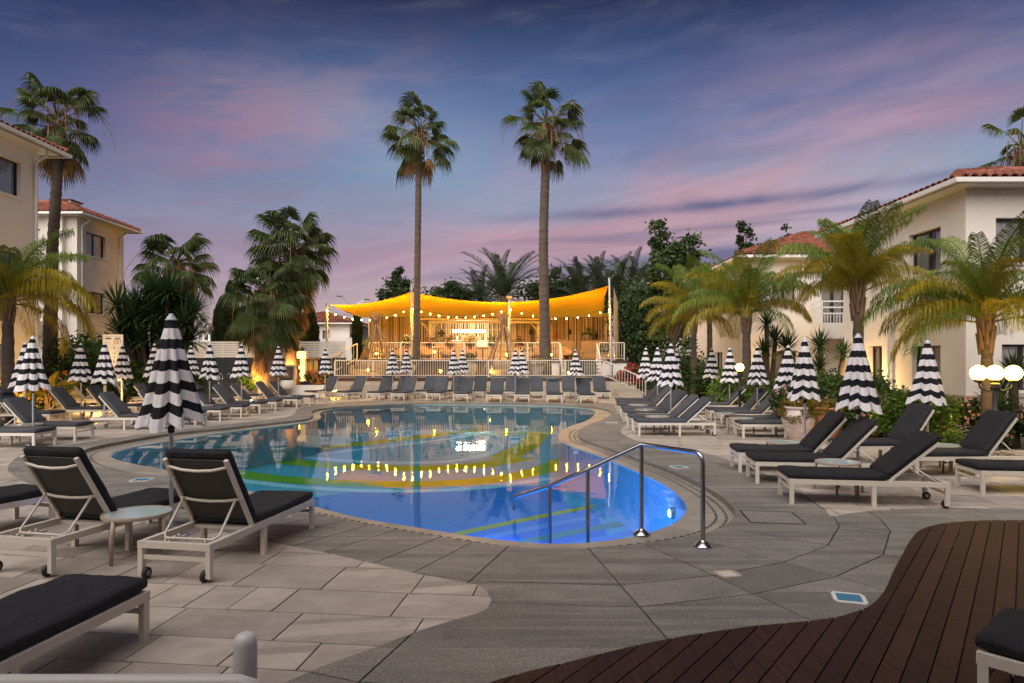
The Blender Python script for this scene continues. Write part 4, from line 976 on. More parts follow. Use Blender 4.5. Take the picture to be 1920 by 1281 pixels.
def roof(parent, x0, x1, y0, y1, z, pitch, sides, near=0, flat=0):
    """hip roof over a rectangle; sides = slopes that get tiles"""
    tp = math.tan(radians(pitch)); w = min(x1 - x0, y1 - y0) / 2; zr = z + w * tp
    if x1 - x0 >= y1 - y0: r0, r1 = (x0 + w, (y0 + y1) / 2), (x1 - w, (y0 + y1) / 2)
    else: r0, r1 = ((x0 + x1) / 2, y0 + w), ((x0 + x1) / 2, y1 - w)
    c = [(x0, y0, z), (x1, y0, z), (x1, y1, z), (x0, y1, z), (*r0, zr), (*r1, zr)]
    m = MB()
    if x1 - x0 >= y1 - y0: fs = [(0, 1, 5, 4), (1, 2, 5), (2, 3, 4, 5), (3, 0, 4)]
    else: fs = [(0, 1, 4), (1, 2, 5, 4), (2, 3, 5), (3, 0, 4, 5)]
    m.add(c, fs + [(3, 2, 1, 0)]); R = O('roof', m.mesh('roof', m_roofb), parent)
    rest = MB(); count = 0; cand = []
    eaves = {'S': ((x0, y0), (1, 0), (0, 1), x1 - x0, (y1 - y0) / 2), 'E': ((x1, y0), (0, 1), (-1, 0), y1 - y0, (x1 - x0) / 2), 'N': ((x1, y1), (-1, 0), (0, -1), x1 - x0, (y1 - y0) / 2), 'W': ((x0, y1), (0, -1), (1, 0), y1 - y0, (x1 - x0) / 2)}
    for s in sides:
        o, d, up, L, run = eaves[s]; d3 = Vector((*d, 0)); u3 = Vector((*up, tp)).normalized(); n3 = d3.cross(u3); sl = sqrt(1 + tp * tp)
        k = int(L / .24); dxs = L / k
        for i in range(k):
            a = (i + .5) * dxs; mx = min(a, L - a, run) * sl; j = 0
            while j * .36 < mx - .02:
                pos = Vector((*o, z)) + d3 * a + u3 * (j * .36 - .06) + n3 * (.012 + .0)
                tilt = Matrix.Rotation(radians(2.5), 3, 'X')
                Mx = (Matrix((d3, u3, n3)).transposed()).to_4x4(); Mx.translation = pos + n3 * random.uniform(0, .008)
                cand.append((j, (pos - Vector((0, 0, 1.85))).length, Mx)); j += 1
    cand.sort(key=lambda q: (q[0] > 2, q[1]))
    for q in cand:
        if count < near: O('roof_tile', TILE_ME, R, M=q[2]); count += 1
        else: rest.add([q[2] @ Vector(p) for p in TILE.v], TILE.f)
    if rest.v: tag(O('roof_tiles', rest.mesh('roof_tiles', m_roofj, ang=60), R), kind='stuff')
    # hip caps
    hips = MB()
    for a, b in (((x0, y0), r0 if True else r1), ((x1, y0), r1 if x1 - x0 >= y1 - y0 else r0), ((x1, y1), r1), ((x0, y1), r0 if x1 - x0 >= y1 - y0 else r1)):
        A = Vector((*a, z + .06)); B = Vector((*b, zr + .06)); N = max(2, int((B - A).length / .36)); dd = (B - A).normalized()
        for i in range(N):
            p = A.lerp(B, i / N); q = p + dd * .42; hips.tube([p + Vector((0, 0, .02)), q], [.13, .11], 8)
    hips.tube([(*r0, zr + .06), (*r1, zr + .06)], .13, 8)
    O('hip_cap', hips.mesh('hip_cap', m_roofj, ang=50), R)
    # fascia, soffit and gutter
    g = MB(); o = .0
    for (a, b) in (((x0, y0), (x1, y0)), ((x1, y0), (x1, y1)), ((x1, y1), (x0, y1)), ((x0, y1), (x0, y0))):
        A, B = Vector((*a, z - .07)), Vector((*b, z - .07)); dd = (B - A).normalized(); nn = Vector((dd.y, -dd.x, 0))
        g.bar(A + nn * .06 - dd * .0, B + nn * .06 + dd * .12, .12, .11)
    O('gutter', g.mesh('gutter', m_trim), parent)
    return R
def downpipe(parent, F, a, z0, z1, ov=.5):
    pts = [F.p(a, z1 - .08, -ov + .08), F.p(a, z1 - .22, -ov + .08), F.p(a, z1 - .5, -.07), F.p(a, z0, -.07)]
    m = MB().tube(pts, .045, 8)
    for k in range(4):
        z = z0 + (z1 - .6 - z0) * (k + .5) / 4; F.box(m, a - .06, a + .06, z, z + .03, -.12, -.001)
    O('downpipe', m.mesh('downpipe', m_trim, ang=40), parent)
def solid(parent, x0, x1, y0, y1, z0, z1, name, mt):
    O(name, MB().box(((x0 + x1) / 2, (y0 + y1) / 2, (z0 + z1) / 2), (x1 - x0, y1 - y0, z1 - z0)).mesh(name, mt), parent)

# --- right house, two storeys; its long side looks on the pool
b = thing('villa', 'two-storey cream house with terracotta roof at the right edge', 'house', (11.3, 17, 0)); off = Matrix.Translation((-11.3, -17, 0))
def done(t, off):
    for o in t.children: o.matrix_basis = off @ o.matrix_basis
X0, Y0, Y1, E = 11.3, 17.0, 23.3, 6.2
Fw = Face((X0, Y1), (0, -1), (-1, 0)); Fs = Face((X0, Y0), (1, 0), (0, -1))
hw = [(Y1 - 19.45, Y1 - 18.0, 4.25, 5.4), (Y1 - 21.65, Y1 - 20.85, 1.15, 2.3), (Y1 - 19.3, Y1 - 18.0, 1.1, 2.25)]
wall(b, Fw, Y1 - Y0, 0, E + .1, hw)
hs = [(.75, 2.35, 4.3, 5.4), (.9, 2.1, 1.1, 2.25), (4.2, 5.6, 4.3, 5.4)]
wall(b, Fs, 9, 0, E + .1, hs)
for h in hw: window(b, Fw, *h)
for h in hs: window(b, Fs, *h)
for F, L in ((Face((X0 + 9, Y0), (0, 1), (1, 0)), Y1 - Y0), (Face((X0 + 9, Y1), (-1, 0), (0, 1)), 9)): wall(b, F, L, 0, E + .1, [])
pl = MB(); Fw.box(pl, 0, Y1 - Y0 + .05, 0, .93, -.05, .02); Fs.box(pl, .02, 9.0, 0, .93, -.05, .02); O('plinth', pl.mesh('plinth', m_plinth), b)
cp = MB(); Fw.box(cp, 0, Y1 - Y0 + .08, .932, .98, -.08, .02); Fs.box(cp, .02, 9.0, .932, .98, -.08, .02); O('plinth_cap', cp.mesh('plinth_cap', m_plinth), b)
so = MB(); so.box((X0 + 4.5, (Y0 + Y1) / 2, E - .03), (9.9, Y1 - Y0 + .9, .06)); O('soffit', so.mesh('soffit', m_trim), b)
roof(b, X0 - .55, X0 + 9.55, Y0 - .55, Y1 + .55, E + .06, 17, 'SW', 300)
downpipe(b, Fw, Y1 - 20.35, .9, E); done(b, off)
# --- second right house further back, with balcony
b = thing('villa', 'cream house with balcony behind the queen palms on the right', 'house', (10.1, 29, 0)); off = Matrix.Translation((-10.1, -29, 0))
X0, Y0, Y1, E = 10.1, 29.0, 37.0, 6.2; L = 8.5
Fw = Face((X0, Y1), (0, -1), (-1, 0)); Fs = Face((X0, Y0), (1, 0), (0, -1))
hs = [(.95, 1.95, 4.35, 5.4), (3.05, 4.05, 3.45, 5.4), (1.0, 2.0, 1.1, 2.25)]; hw = [(3.0, 4.2, 4.3, 5.4), (3.0, 4.2, 1.1, 2.25)]
wall(b, Fs, L, 0, E + .1, hs); wall(b, Fw, Y1 - Y0, 0, E + .1, hw)
window(b, Fs, *hs[0]); window(b, Fs, *hs[1], sill=False, door=True); window(b, Fs, *hs[2])
for h in hw: window(b, Fw, *h)
wall(b, Face((X0 + L, Y0), (0, 1), (1, 0)), Y1 - Y0, 0, E + .1, []); wall(b, Face((X0 + L, Y1), (-1, 0), (0, 1)), L, 0, E + .1, [])
pil = MB(); Fs.box(pil, -.35, .45, 0, 4.1, -.5, .0 - .002); O('pilaster', pil.mesh('pilaster', m_wall), b)
bal = MB(); Fs.box(bal, 2.6, 4.6, 2.75, 3.40, -1.0, -.002); bo = O('balcony', bal.mesh('balcony', m_wall), b)
rl = MB()
for z in (3.75, 4.0, 4.25): Fs.box(rl, 2.6, 4.6, z, z + .06, -1.0, -.96); Fs.box(rl, 2.6, 2.64, z, z + .06, -.955, -.02)
O('rail', rl.mesh('rail', m_white), bo)
for a in (2.6, 3.6, 4.55):
    q = MB(); Fs.box(q, a, a + .05, 3.402, 4.30, -1.003, -.95); O('rail_post', q.mesh('rail_post', m_white), bo)
for k in range(15):
    q = MB(); a = 2.72 + k * .125; Fs.box(q, a, a + .02, 3.402, 3.748, -.99, -.97); O('baluster', q.mesh('baluster', m_white), bo)
so = MB(); so.box((X0 + L / 2, (Y0 + Y1) / 2, E - .03), (L + .9, Y1 - Y0 + .9, .06)); O('soffit', so.mesh('soffit', m_trim), b)
roof(b, X0 - .55, X0 + L + .55, Y0 - .55, Y1 + .55, E + .06, 20, 'SW', 0); downpipe(b, Fw, 7.6, 0, E); done(b, off)
# --- left houses, three storeys
b = thing('apartment_house', 'three-storey cream house cut off by the left edge', 'house', (-16.8, 24.2, 0)); off = Matrix.Translation((16.8, -24.2, 0))
X1, Y0, Y1, E = -16.8, 13.0, 24.2, 9.3
Fe = Face((X1, Y0), (0, 1), (1, 0)); he = [(8.7, 10.35, 7.4, 8.6), (8.7, 10.35, 4.3, 5.5), (8.9, 9.95, 1.2, 2.4)] + [(q, q + 1.65, z, z + 1.2) for q in (1.2, 4.8) for z in (1.2, 4.3, 7.4)]
wall(b, Fe, Y1 - Y0, 0, E + .1, he); wall(b, Face((X1, Y1), (-1, 0), (0, 1)), 9, 0, E + .1, []); wall(b, Face((X1 - 9, Y0), (1, 0), (0, -1)), 9, 0, E + .1, []); wall(b, Face((X1 - 9, Y1), (0, -1), (-1, 0)), Y1 - Y0, 0, E + .1, [])
for h in he: window(b, Fe, *h)
so = MB(); so.box((X1 - 4.5, (Y0 + Y1) / 2, E - .03), (9.9, Y1 - Y0 + .9, .06)); O('soffit', so.mesh('soffit', m_trim), b)
roof(b, X1 - 9.55, X1 + .62, Y0 - .55, Y1 + .62, E + .06, 21, 'E', 120); downpipe(b, Fe, 11.0, 0, E, .55); done(b, off)
b = thing('apartment_house', 'three-storey cream house with red roof behind the leaning palm', 'house', (-22.3, 35, 0)); off = Matrix.Translation((22.3, -35, 0))
X1, Y0, Y1, E = -22.3, 35.0, 39.2, 9.3; L = 10
Fe = Face((X1, Y0), (0, 1), (1, 0)); Fs = Face((X1 - L, Y0), (1, 0), (0, -1))
he = [(.75, 2.45, 7.4, 8.6), (.7, 2.4, 4.35, 5.5), (.7, 2.4, 1.2, 2.4)]; hs = [(L - 2.75, L - 1.9, 6.5, 8.6), (L - 2.75, L - 1.9, 3.3, 5.4)]
wall(b, Fe, Y1 - Y0, 0, E + .1, he); wall(b, Fs, L, 0, E + .1, hs); wall(b, Face((X1, Y1), (-1, 0), (0, 1)), L, 0, E + .1, []); wall(b, Face((X1 - L, Y1), (0, -1), (-1, 0)), Y1 - Y0, 0, E + .1, [])
for h in he: window(b, Fe, *h)
for h in hs: window(b, Fs, *h, sill=False, door=True)
pil = MB(); Fs.box(pil, L - 1.35, L - .6, 0, E, -.25, -.002); O('pilaster', pil.mesh('pilaster', m_wall), b)
for z in (6.2, 3.1):
    bal = MB(); Fs.box(bal, L - 4.4, L - 1.6, z, z + .75, -1.0, -.002); bo = O('balcony', bal.mesh('balcony', m_wall), b)
    for zz in (.85, 1.05):
        q = MB(); Fs.box(q, L - 4.4, L - 1.6, z + zz, z + zz + .05, -1.0, -.95); O('rail', q.mesh('rail', m_white), bo)
so = MB(); so.box((X1 - L / 2, (Y0 + Y1) / 2, E - .03), (L + .9, Y1 - Y0 + .9, .06)); O('soffit', so.mesh('soffit', m_trim), b)
roof(b, X1 - L - .55, X1 + .6, Y0 - .6, Y1 + .6, E + .06, 21, 'SE', 150); downpipe(b, Fe, .3, 0, E, .55); downpipe(b, Fe, 3.7, 0, E, .55)
ch = MB().box((-24.4, 37.4, 10.32), (1.0, .9, .4)); O('chimney', ch.mesh('chimney', m_wall), b); O('chimney_cap', MB().box((-24.4, 37.4, 10.55), (1.2, 1.1, .06)).mesh('chimney_cap', m_roofb), b); done(b, off)
# --- far white house left of the terrace, and a distant low one
b = thing('far_house', 'small white house with tiled roof behind the cypress, left of the yellow sail', 'house', (-15.5, 60, 0)); off = Matrix.Translation((15.5, -60, 0))
X0, X1, Y0, Y1, E = -16.5, -13.8, 58.0, 66, 5.0
Fs = Face((X0 - 3, Y0), (1, 0), (0, -1)); wall(b, Fs, X1 - X0 + 3, 0, E, [(3.4, 4.0, 3.7, 4.4)]); window(b, Fs, 3.4, 4.0, 3.7, 4.4)
wall(b, Face((X1, Y0), (0, 1), (1, 0)), 8, 0, E, []); solid(b, -15.2, -12.6, 55.5, 57.9, 0, 3.7, 'annex', m_wall); roof(b, X0 - 3.5, X1 + .4, Y0 - .5, Y1, E + .05, 17, 'S', 0); done(b, off)
b = thing('far_house', 'distant low ochre house with flat roof left of the cypress', 'house', (-39, 90, 0))
m_ochre = mat('ochre_render', (0.55, 0.36, 0.22), 0.85, var=.05)
solid(b, -3.4, 3.4, 0, 6, 0, 4.2, 'wall', m_ochre); solid(b, -3.7, 3.7, -.3, 6.3, 4.2, 4.5, 'roof', m_white); solid(b, .2, 1.0, -.06, .02, 2.9, 3.7, 'window', m_win)
for k in range(9): solid(b, -3.3 + k * .75, -3.1 + k * .75, 0, .2, 4.5, 5.3, 'parapet_post', m_white)

# --- unseen building, added behind the camera to keep the glow off the near paving
b = thing('added_shade_building', 'three-storey cream building added behind the viewpoint to shade the near paving, out of frame', 'house', (0, -2.4, 0)); off = Matrix.Translation((0, 2.4, 0))
Fn = Face((14, -2.4), (-1, 0), (0, 1)); hn = [(2.0 + k * 4.4, 3.6 + k * 4.4, z, z + 1.3) for k in range(6) for z in (1.0, 4.2, 7.4)]
wall(b, Fn, 28, 0, 10.0, hn)
for h in hn: window(b, Fn, *h)
wall(b, Face((-14, -2.4), (0, -1), (-1, 0)), 8, 0, 10.0, []); wall(b, Face((14, -10.4), (0, 1), (1, 0)), 8, 0, 10.0, []); wall(b, Face((-14, -10.4), (1, 0), (0, -1)), 28, 0, 10.0, [])
roof(b, -14.5, 14.5, -10.9, -1.9, 9.95, 18, 'N', 0); done(b, off)
# ---------------------------------------------------------------- terrace with bar
m_block = mat('sandstone_block', (0.40, 0.34, 0.27), 0.85, var=0.15, vscale=2, rnd=0.2, bump=0.4, bscale=20)
m_dkwood = mat('brown_deck_edge', (0.055, 0.022, 0.014), 0.55, var=0.15, vscale=6, rnd=.2)
m_slat = mat('cane_slat', (0.58, 0.40, 0.20), 0.7, var=0.2, vscale=5, stretch=(6, 6, .5), rnd=0.45)
m_gapw = mat('dark_backing', (0.10, 0.06, 0.03), 0.9)
m_wick = mat('wicker', (0.20, 0.115, 0.055), 0.75, var=0.25, vscale=20, bump=0.6, bscale=90)
m_rat = mat('rattan_cane', (0.30, 0.175, 0.09), 0.65, var=0.2, vscale=14, rnd=.2)
m_terra = mat('terracotta_pot', (0.42, 0.17, 0.09), 0.75, var=0.15, vscale=5, bump=.3, bscale=20)
m_limew = mat('limewashed_pot', (0.58, 0.52, 0.47), 0.8, col2=(0.42, 0.27, 0.20), vscale=3.5, stretch=(1, 1, 5), bump=.4, bscale=25)
m_cloth = mat('cream_screen_cloth', (0.66, 0.58, 0.46), 0.9, var=.05, transl=.25)
m_bulb = glow('warm_bulb', (1.0, 0.48, 0.012), 1250.0)
m_lamp = glow('lantern_glow', (1.0, 0.52, 0.012), 170.0)
m_globe = glow('globe_glow', (1.0, 0.60, 0.06), 24.0)
m_tubeg = glow('tube_glow', (1.0, 0.93, 0.78), 60.0)
m_black = mat('black_iron', (0.02, 0.02, 0.022), 0.5)
TX0, TX1, TY, TZ = -9.6, 5.6, 36.5, 0.95
ter = thing('terrace', 'raised terrace with sandstone front and brown timber edge below the bar', 'terrace', (0, TY, 0))
core = MB().box((-2.0, 5.7, .38), (TX1 - TX0 - .1, 11.2, .76)); O('core', core.mesh('core', m_block), ter)
blk = {}
z = 0.0; r = 0
while z < .74:
    h = .245; x = TX0 - random.random() * .4; r += 1
    while x < TX1:
        w = .62; a, c = max(x, TX0), min(x + w, TX1)
        if c - a > .1:
            key = round(c - a, 2)
            if key not in blk: blk[key] = MB().box((0, 0, 0), (key - .008, .1, h - .008)).mesh('stone_block', m_block)
            O('stone_block', blk[key], ter, loc=((a + c) / 2, .05 + random.uniform(-.004, .004), z + h / 2))
        x += w
    z += h
O('fascia', MB().box(((TX0 + TX1) / 2, 0.0, TZ - .10), (TX1 - TX0 + .2, .05, .18)).mesh('fascia', m_dkwood), ter)
pk = MB().box((0, 0, 0), (TX1 - TX0 + .2, .135, .028)).mesh('deck_plank', m_plank)
for k in range(32): O('deck_plank', pk, ter, loc=((TX0 + TX1) / 2, .1 + k * .14, TZ - .014))
# upper level
UZ, UY = 1.86, 41.0
up = thing('upper_terrace', 'upper terrace level carrying the bar, white front panels with brown edge', 'terrace', (0, UY, 0))
UX0, UX1 = -11.2, 6.9
O('front_panel', MB().box((-4.1, .06, (TZ + UZ) / 2 - .05), (UX1 - UX0 - 5.2, .1, UZ - TZ - .12)).mesh('front_panel', m_gapw), up)
O('front_panel', MB().box((6.0, .06, (TZ + UZ) / 2 - .05), (1.8, .1, UZ - TZ - .12)).mesh('front_panel', m_white), up)
O('front_panel', MB().box((2.4, .05, (TZ + UZ) / 2 - .05), (.9, .1, UZ - TZ - .12)).mesh('front_panel', m_white), up)
O('deck_floor', MB().box((-2.1, 3.9, UZ - .06), (UX1 - UX0, 7.8, .10)).mesh('deck_floor', m_plank), up)
O('fascia', MB().box((-2.1, -.03, UZ - .07), (UX1 - UX0, .05, .14)).mesh('fascia', m_dkwood), up)
st = thing('terrace_steps', 'open timber steps from the lower to the upper terrace', 'steps', (4.0, 39.4, TZ))
for k in range(4): O('tread', MB().box((0, .15 + k * .36, .2 + k * .2), (2.2, .34, .05)).mesh('tread', m_dkwood), st)
for s in (-1, 1): O('stringer', MB().bar((s * 1.05, 0, .08), (s * 1.05, 1.55, .9), .05, .18).mesh('stringer', m_white), st)
# railings
def railing(name, label, pts, h, bal=0.125, posts=1.9, btm=.1):
    o = Vector(pts[0]); t = thing(name, label, 'railing', tuple(o), 0, 'white terrace railings')
    bm_ = None
    for a, b in zip(pts, pts[1:]):
        a, b = Vector(a) - o, Vector(b) - o; d = b - a; L = Vector((d.x, d.y, 0)).length; U = Vector((0, 0, h))
        O('top_rail', MB().bar(a + U, b + U, .06, .05).mesh('top_rail', m_frame), t)
        O('bottom_rail', MB().bar(a + Vector((0, 0, btm)), b + Vector((0, 0, btm)), .035, .03).mesh('bottom_rail', m_frame), t)
        n = max(1, int(L / posts)); pm = MB().box((0, 0, h / 2 - .015), (.06, .06, h - .03)).mesh('post', m_frame)
        for i in range(n + 1): O('post', pm, t, loc=tuple(a.lerp(b, i / n)))
        nb = int(L / bal); bmsh = MB().box((0, 0, (h + btm) / 2), (.02, .02, h - btm - .03)).mesh('baluster', m_frame)
        for i in range(1, nb): O('baluster', bmsh, t, loc=tuple(a.lerp(b, i / nb)))
    return t
railing('railing', 'white railing along the front edge of the lower terrace', [(TX0 + .1, TY + .1, TZ), (4.9, TY + .1, TZ)], .9)
railing('railing', 'white sloping railing beside the stair at the right end of the terrace', [(4.98, TY + .05, TZ - .0), (6.9, TY - 1.2, 0.02)], .88, .16)
railing('railing', 'white railing of the upper terrace in front of the bar', [(-8.6, UY + .08, UZ), (2.85, UY + .08, UZ)], 1.06, .14)
railing('railing', 'short white railing at the right end of the upper terrace', [(5.25, UY + .08, UZ), (6.75, UY + .08, UZ)], 1.06, .14)
railing('railing', 'white sloping railing left of the upper terrace steps', [(2.9, 39.5, TZ), (2.9, UY, UZ)], 1.0, .3)
railing('railing', 'white sloping railing right of the upper terrace steps', [(5.1, 39.5, TZ), (5.1, UY, UZ)], 1.0, .3)
railing('railing', 'white sloping railing at the left stair of the upper terrace', [(-10.4, 38.6, TZ), (-9.3, UY, UZ)], 1.0, .3)
# stone steps at both ends of the terrace
for nm, cx, lab, d in (('stone_steps', 5.75, 'sandstone steps at the right end of the terrace', 1), ('stone_steps', -9.0, 'lit sandstone steps at the left end of the terrace', -1)):
    s_ = thing(nm, lab, 'steps', (cx, TY, 0), 0, 'sandstone steps')
    for k in range(4): O('step', MB().box((.0 + d * k * .12, -.36 - k * .28, .36 - k * .09), (1.3, .28, .72 - k * .18)).mesh('step', m_block), s_)
# cane screen wall behind the bar
WX0, WX1, WY, WZ = -10.0, 6.85, 47.8, 4.92
sw = thing('cane_screen_wall', 'tall wall of upright cane slats behind the terrace bar', 'wall', (0, WY, UZ))
O('backing', MB().box(((WX0 + WX1) / 2, .12, (WZ - UZ) / 2), (WX1 - WX0, .1, WZ - UZ)).mesh('backing', m_gapw), sw)
sm = [MB().tube([(0, 0, 0), (0, 0, WZ - UZ)], [w, w * .9], 6).mesh('slat', m_slat, ang=70) for w in (.045, .055, .07)]
x = WX0
while x < WX1:
    w = random.choice([.045, .055, .07]); k = [.045, .055, .07].index(w)
    O('slat', sm[k], sw, loc=(x, random.uniform(-.03, .03), random.uniform(-.03, .05)), rz=random.random() * 6); x += w * 1.85 + random.choice([.0, .01, .05])
O('top_rail', MB().bar((WX0, -.08, WZ - UZ + .02), (WX1, -.08, WZ - UZ + .02), .07, .09).mesh('top_rail', m_rat), sw)
# cloth side screen
ss = MB(); N = 14; vs = []
for i in range(N + 1):
    k = i / N; yy = 41.1 + k * 6.7; xx = 6.12 + k * 1.65; zt_ = 6.3 - 1.15 * k + .25 * sin(pi * k) * -1; vs += [(xx + .02 * sin(k * 17), yy, UZ), (xx, yy, zt_)]
ss.add(vs, [(2 * i, 2 * i + 2, 2 * i + 3, 2 * i + 1) for i in range(N)])
sso = tag(O('side_screen', ss.mesh('side_screen', m_cloth, True)), 'cream cloth side screen closing the right end of the bar', 'screen')
# posts
PX = [(-10.95, 5.2, 'slim grey mast at the left end of the string lights'), (-5.93, 6.35, 'grey mast under the left peak of the yellow sail'), (-.16, 5.45, 'grey mast with a floodlight on top in the middle of the sail'), (5.9, 6.7, 'tall leaning grey mast at the right end of the yellow sail')]
SY = 40.4
for x, zt_, lab in PX:
    t = thing('mast', lab, 'mast', (x, SY, 0.9), 0, 'masts holding the sail'); lean = .12 if x > 5 else 0
    O('pole', MB().tube([(0, 0, 0), (-lean * 1.2, 0, zt_ - .9)], [.085, .075], 12).mesh('pole', m_pole, ang=40), t)
    O('base_plate', MB().box((0, 0, .012), (.3, .3, .02)).mesh('base_plate', m_pole), t)
    O('cap', MB().lathe([(.085, 0), (.085, .03), (.04, .05)], 12).mesh('cap', m_pole), t, loc=(-lean * 1.2, 0, zt_ - .9))
    if abs(x) < 1:
        O('floodlight', MB().box((0, -.1, zt_ - .78), (.36, .14, .2)).mesh('floodlight', m_black), t); O('floodlight_lens', MB().box((0, -.18, zt_ - .78), (.32, .02, .16)).mesh('floodlight_lens', mat('amber_lens', (.8, .4, .1), .3)), t)
# sail
def mk_sail():
    m = bpy.data.materials.new('yellow_sail_cloth'); m.use_nodes = True; T = NT(m.node_tree)
    tc = T.n('ShaderNodeTexCoord'); f = T.noise(tc.outputs['Object'], 1.2, 4); c = T.mix(f, (0.86, 0.385, 0.012), (0.90, 0.46, 0.025))
    d = T.n('ShaderNodeBsdfDiffuse'); T.set(d.inputs[0], c); tl = T.n('ShaderNodeBsdfTranslucent'); T.set(tl.inputs[0], c)
    mx = T.n('ShaderNodeMixShader', i_0=0.35); T.set(mx.inputs[1], d.outputs[0]); T.set(mx.inputs[2], tl.outputs[0]); T.n('ShaderNodeOutputMaterial', i_Surface=mx); return m
def fz(t):   # front edge: t 0..3 over the three bays
    P = [(-10.75, 5.16), (-5.95, 5.92), (-.16, 5.32), (5.72, 6.28)]; sg = [.26, .20, .22]
    i = min(2, int(t)); k = t - i; a, b = P[i], P[i + 1]
    return a[0] + (b[0] - a[0]) * k, a[1] + (b[1] - a[1]) * k - sg[i] * 4 * k * (1 - k)
m = MB(); NU, NV = 66, 14
for j in range(NV + 1):
    for i in range(NU + 1):
        t = 3 * i / NU; fx, fzv = fz(t); bx = -10.0 + (6.75 + 10.0) * i / NU; q = j / NV
        x = fx + (bx - fx) * q; z = fzv + (4.92 - fzv) * q - .30 * 4 * q * (1 - q) * (.6 + .4 * cos(2 * pi * t)); y = SY + .06 + 7.2 * q
        if i in (0, NU): x += (-1 if i == NU else 1) * .35 * 4 * q * (1 - q)
        m.v.append((x, y, z))
for j in range(NV):
    for i in range(NU): a = j * (NU + 1) + i; m.f.append((a, a + 1, a + NU + 2, a + NU + 1))
tag(O('shade_sail', m.mesh('shade_sail', mk_sail(), True)), 'wide golden yellow shade sail stretched over the bar terrace', 'sail')
# string of lights
sl = thing('string_lights', 'festoon of warm bare bulbs strung between the masts', 'string lights', (-10.95, SY, 4.8))
bulb = MB().sphere((0, 0, -.03), .03, 10, 6, 1.2).mesh('bulb', m_bulb, True); sock = MB().lathe([(.02, 0), (.026, .03), (.026, .08), (.012, .1)], 8).mesh('socket', m_black)
O0 = Vector((-10.95, SY, 4.8))
spans = [((-10.95, 4.9), (-5.93, 5.02), .62, 10), ((-5.93, 5.02), (-.16, 4.98), .52, 11), ((-.16, 4.98), (5.78, 4.96), .55, 9)]
for (a, b, sg, n) in spans:
    pts = []
    for i in range(31): k = i / 30; pts.append(Vector((a[0] + (b[0] - a[0]) * k, SY - .16, a[1] + (b[1] - a[1]) * k - sg * 4 * k * (1 - k) + .05)) - O0)
    O('wire', MB().tube(pts, .009, 4).mesh('wire', m_black), sl)
    for i in range(n + (1 if b[0] > 5 else 0)):
        k = min(.99, (i + .12) / n); p = Vector((a[0] + (b[0] - a[0]) * k, SY - .16, a[1] + (b[1] - a[1]) * k - sg * 4 * k * (1 - k) + .02)) - O0
        so_ = O('socket', sock, sl, loc=tuple(p - Vector((0, 0, .06)))); O('bulb', bulb, so_, loc=(0, 0, -.045))
# bar kiosk
kx0, kx1, ky = -5.4, 1.75, 45.0
kb = thing('bar_kiosk', 'pale timber bar kiosk with flat canopy, lit counter and shelves', 'bar', (kx0, ky, UZ)); Wd = kx1 - kx0
m_pale = mat('pale_timber', (0.60, 0.46, 0.28), 0.6, var=.08, vscale=5)
for x in (0, Wd): O('post', MB().box((x, 0, 1.3), (.16, .16, 2.6)).mesh('post', m_pale), kb)
for x in (0, Wd): O('post', MB().box((x, 2.0, 1.3), (.14, .14, 2.6)).mesh('post', m_pale), kb)
O('canopy', MB().box((Wd / 2, .9, 2.68), (Wd + 1.9, 3.0, .09)).mesh('canopy', m_pale), kb)
O('beam', MB().box((Wd / 2, 0, 2.52), (Wd - .17, .12, .16)).mesh('beam', m_pale), kb)
for x, s in ((0, 1), (0, -1), (Wd, 1), (Wd, -1)): O('brace', MB().bar((x + s * .09, 0, 1.95), (x + s * .6, 0, 2.55), .08, .07).mesh('brace', m_pale), kb)
O('counter', MB().box((Wd / 2 + .05, 0.0, .55), (Wd - .4, .5, 1.1)).mesh('counter', m_slat), kb); O('counter_top', MB().box((Wd / 2, 0, 1.13), (Wd + .1, .7, .06)).mesh('counter_top', m_white), kb)
O('cross_rail', MB().box((Wd * .36, .02, 2.02), (Wd * .68, .05, .05)).mesh('cross_rail', m_pale), kb)
O('shelf', MB().box((2.8, 1.7, 1.35), (3.6, .35, .05)).mesh('shelf', m_white), kb)
lt = O('tube_lamp', MB().tube([(1.4, 1.2, 1.98), (3.6, 1.2, 1.98)], .07, 10).mesh('tube_lamp', m_tubeg), kb)
cm_ = thing('espresso_machine', 'white espresso machine with cups on the bar counter', 'machine', (kx0 + 2.6, ky, UZ + 1.16))
O('body', rbox(.45, 1.1, .42, .04, 3).xf(Matrix.Translation((0, 0, .25))).mesh('body', m_white, True), cm_); O('tray', MB().box((0, -.2, .06), (1.0, .2, .08)).mesh('tray', m_steel), cm_)
for k in range(3): O('group_head', MB().cyl((-.3 + k * .3, -.26, .2), (-.3 + k * .3, -.26, .32), .05).mesh('group_head', m_steel), cm_)
for k in range(6): O('cup', MB().lathe([(.03, 0), (.045, .07), (.04, .07), (.028, .01)], 10).mesh('cup', m_white), cm_, loc=(-.42 + k * .16, .02, .462))
fn = thing('pedestal_fan', 'black pedestal fan at the left side of the bar', 'fan', (kx0 + .75, ky - .1, UZ + 1.16))
O('stand', MB().cyl((0, 0, 0), (0, 0, .45), .02).mesh('stand', m_black), fn); O('base', MB().lathe([(.16, 0), (.16, .02), (.03, .05)], 14).mesh('base', m_black), fn)
cg = MB()
for k in range(10): cg.tube([(0, -.08, .62), (.3 * cos(k * pi / 5), -.03, .62 + .3 * sin(k * pi / 5))], .006, 4)
cg.tube([(.3 * cos(k * pi / 10), -.03, .62 + .3 * sin(k * pi / 10)) for k in range(21)], .012, 5); O('cage', cg.mesh('cage', m_black), fn)
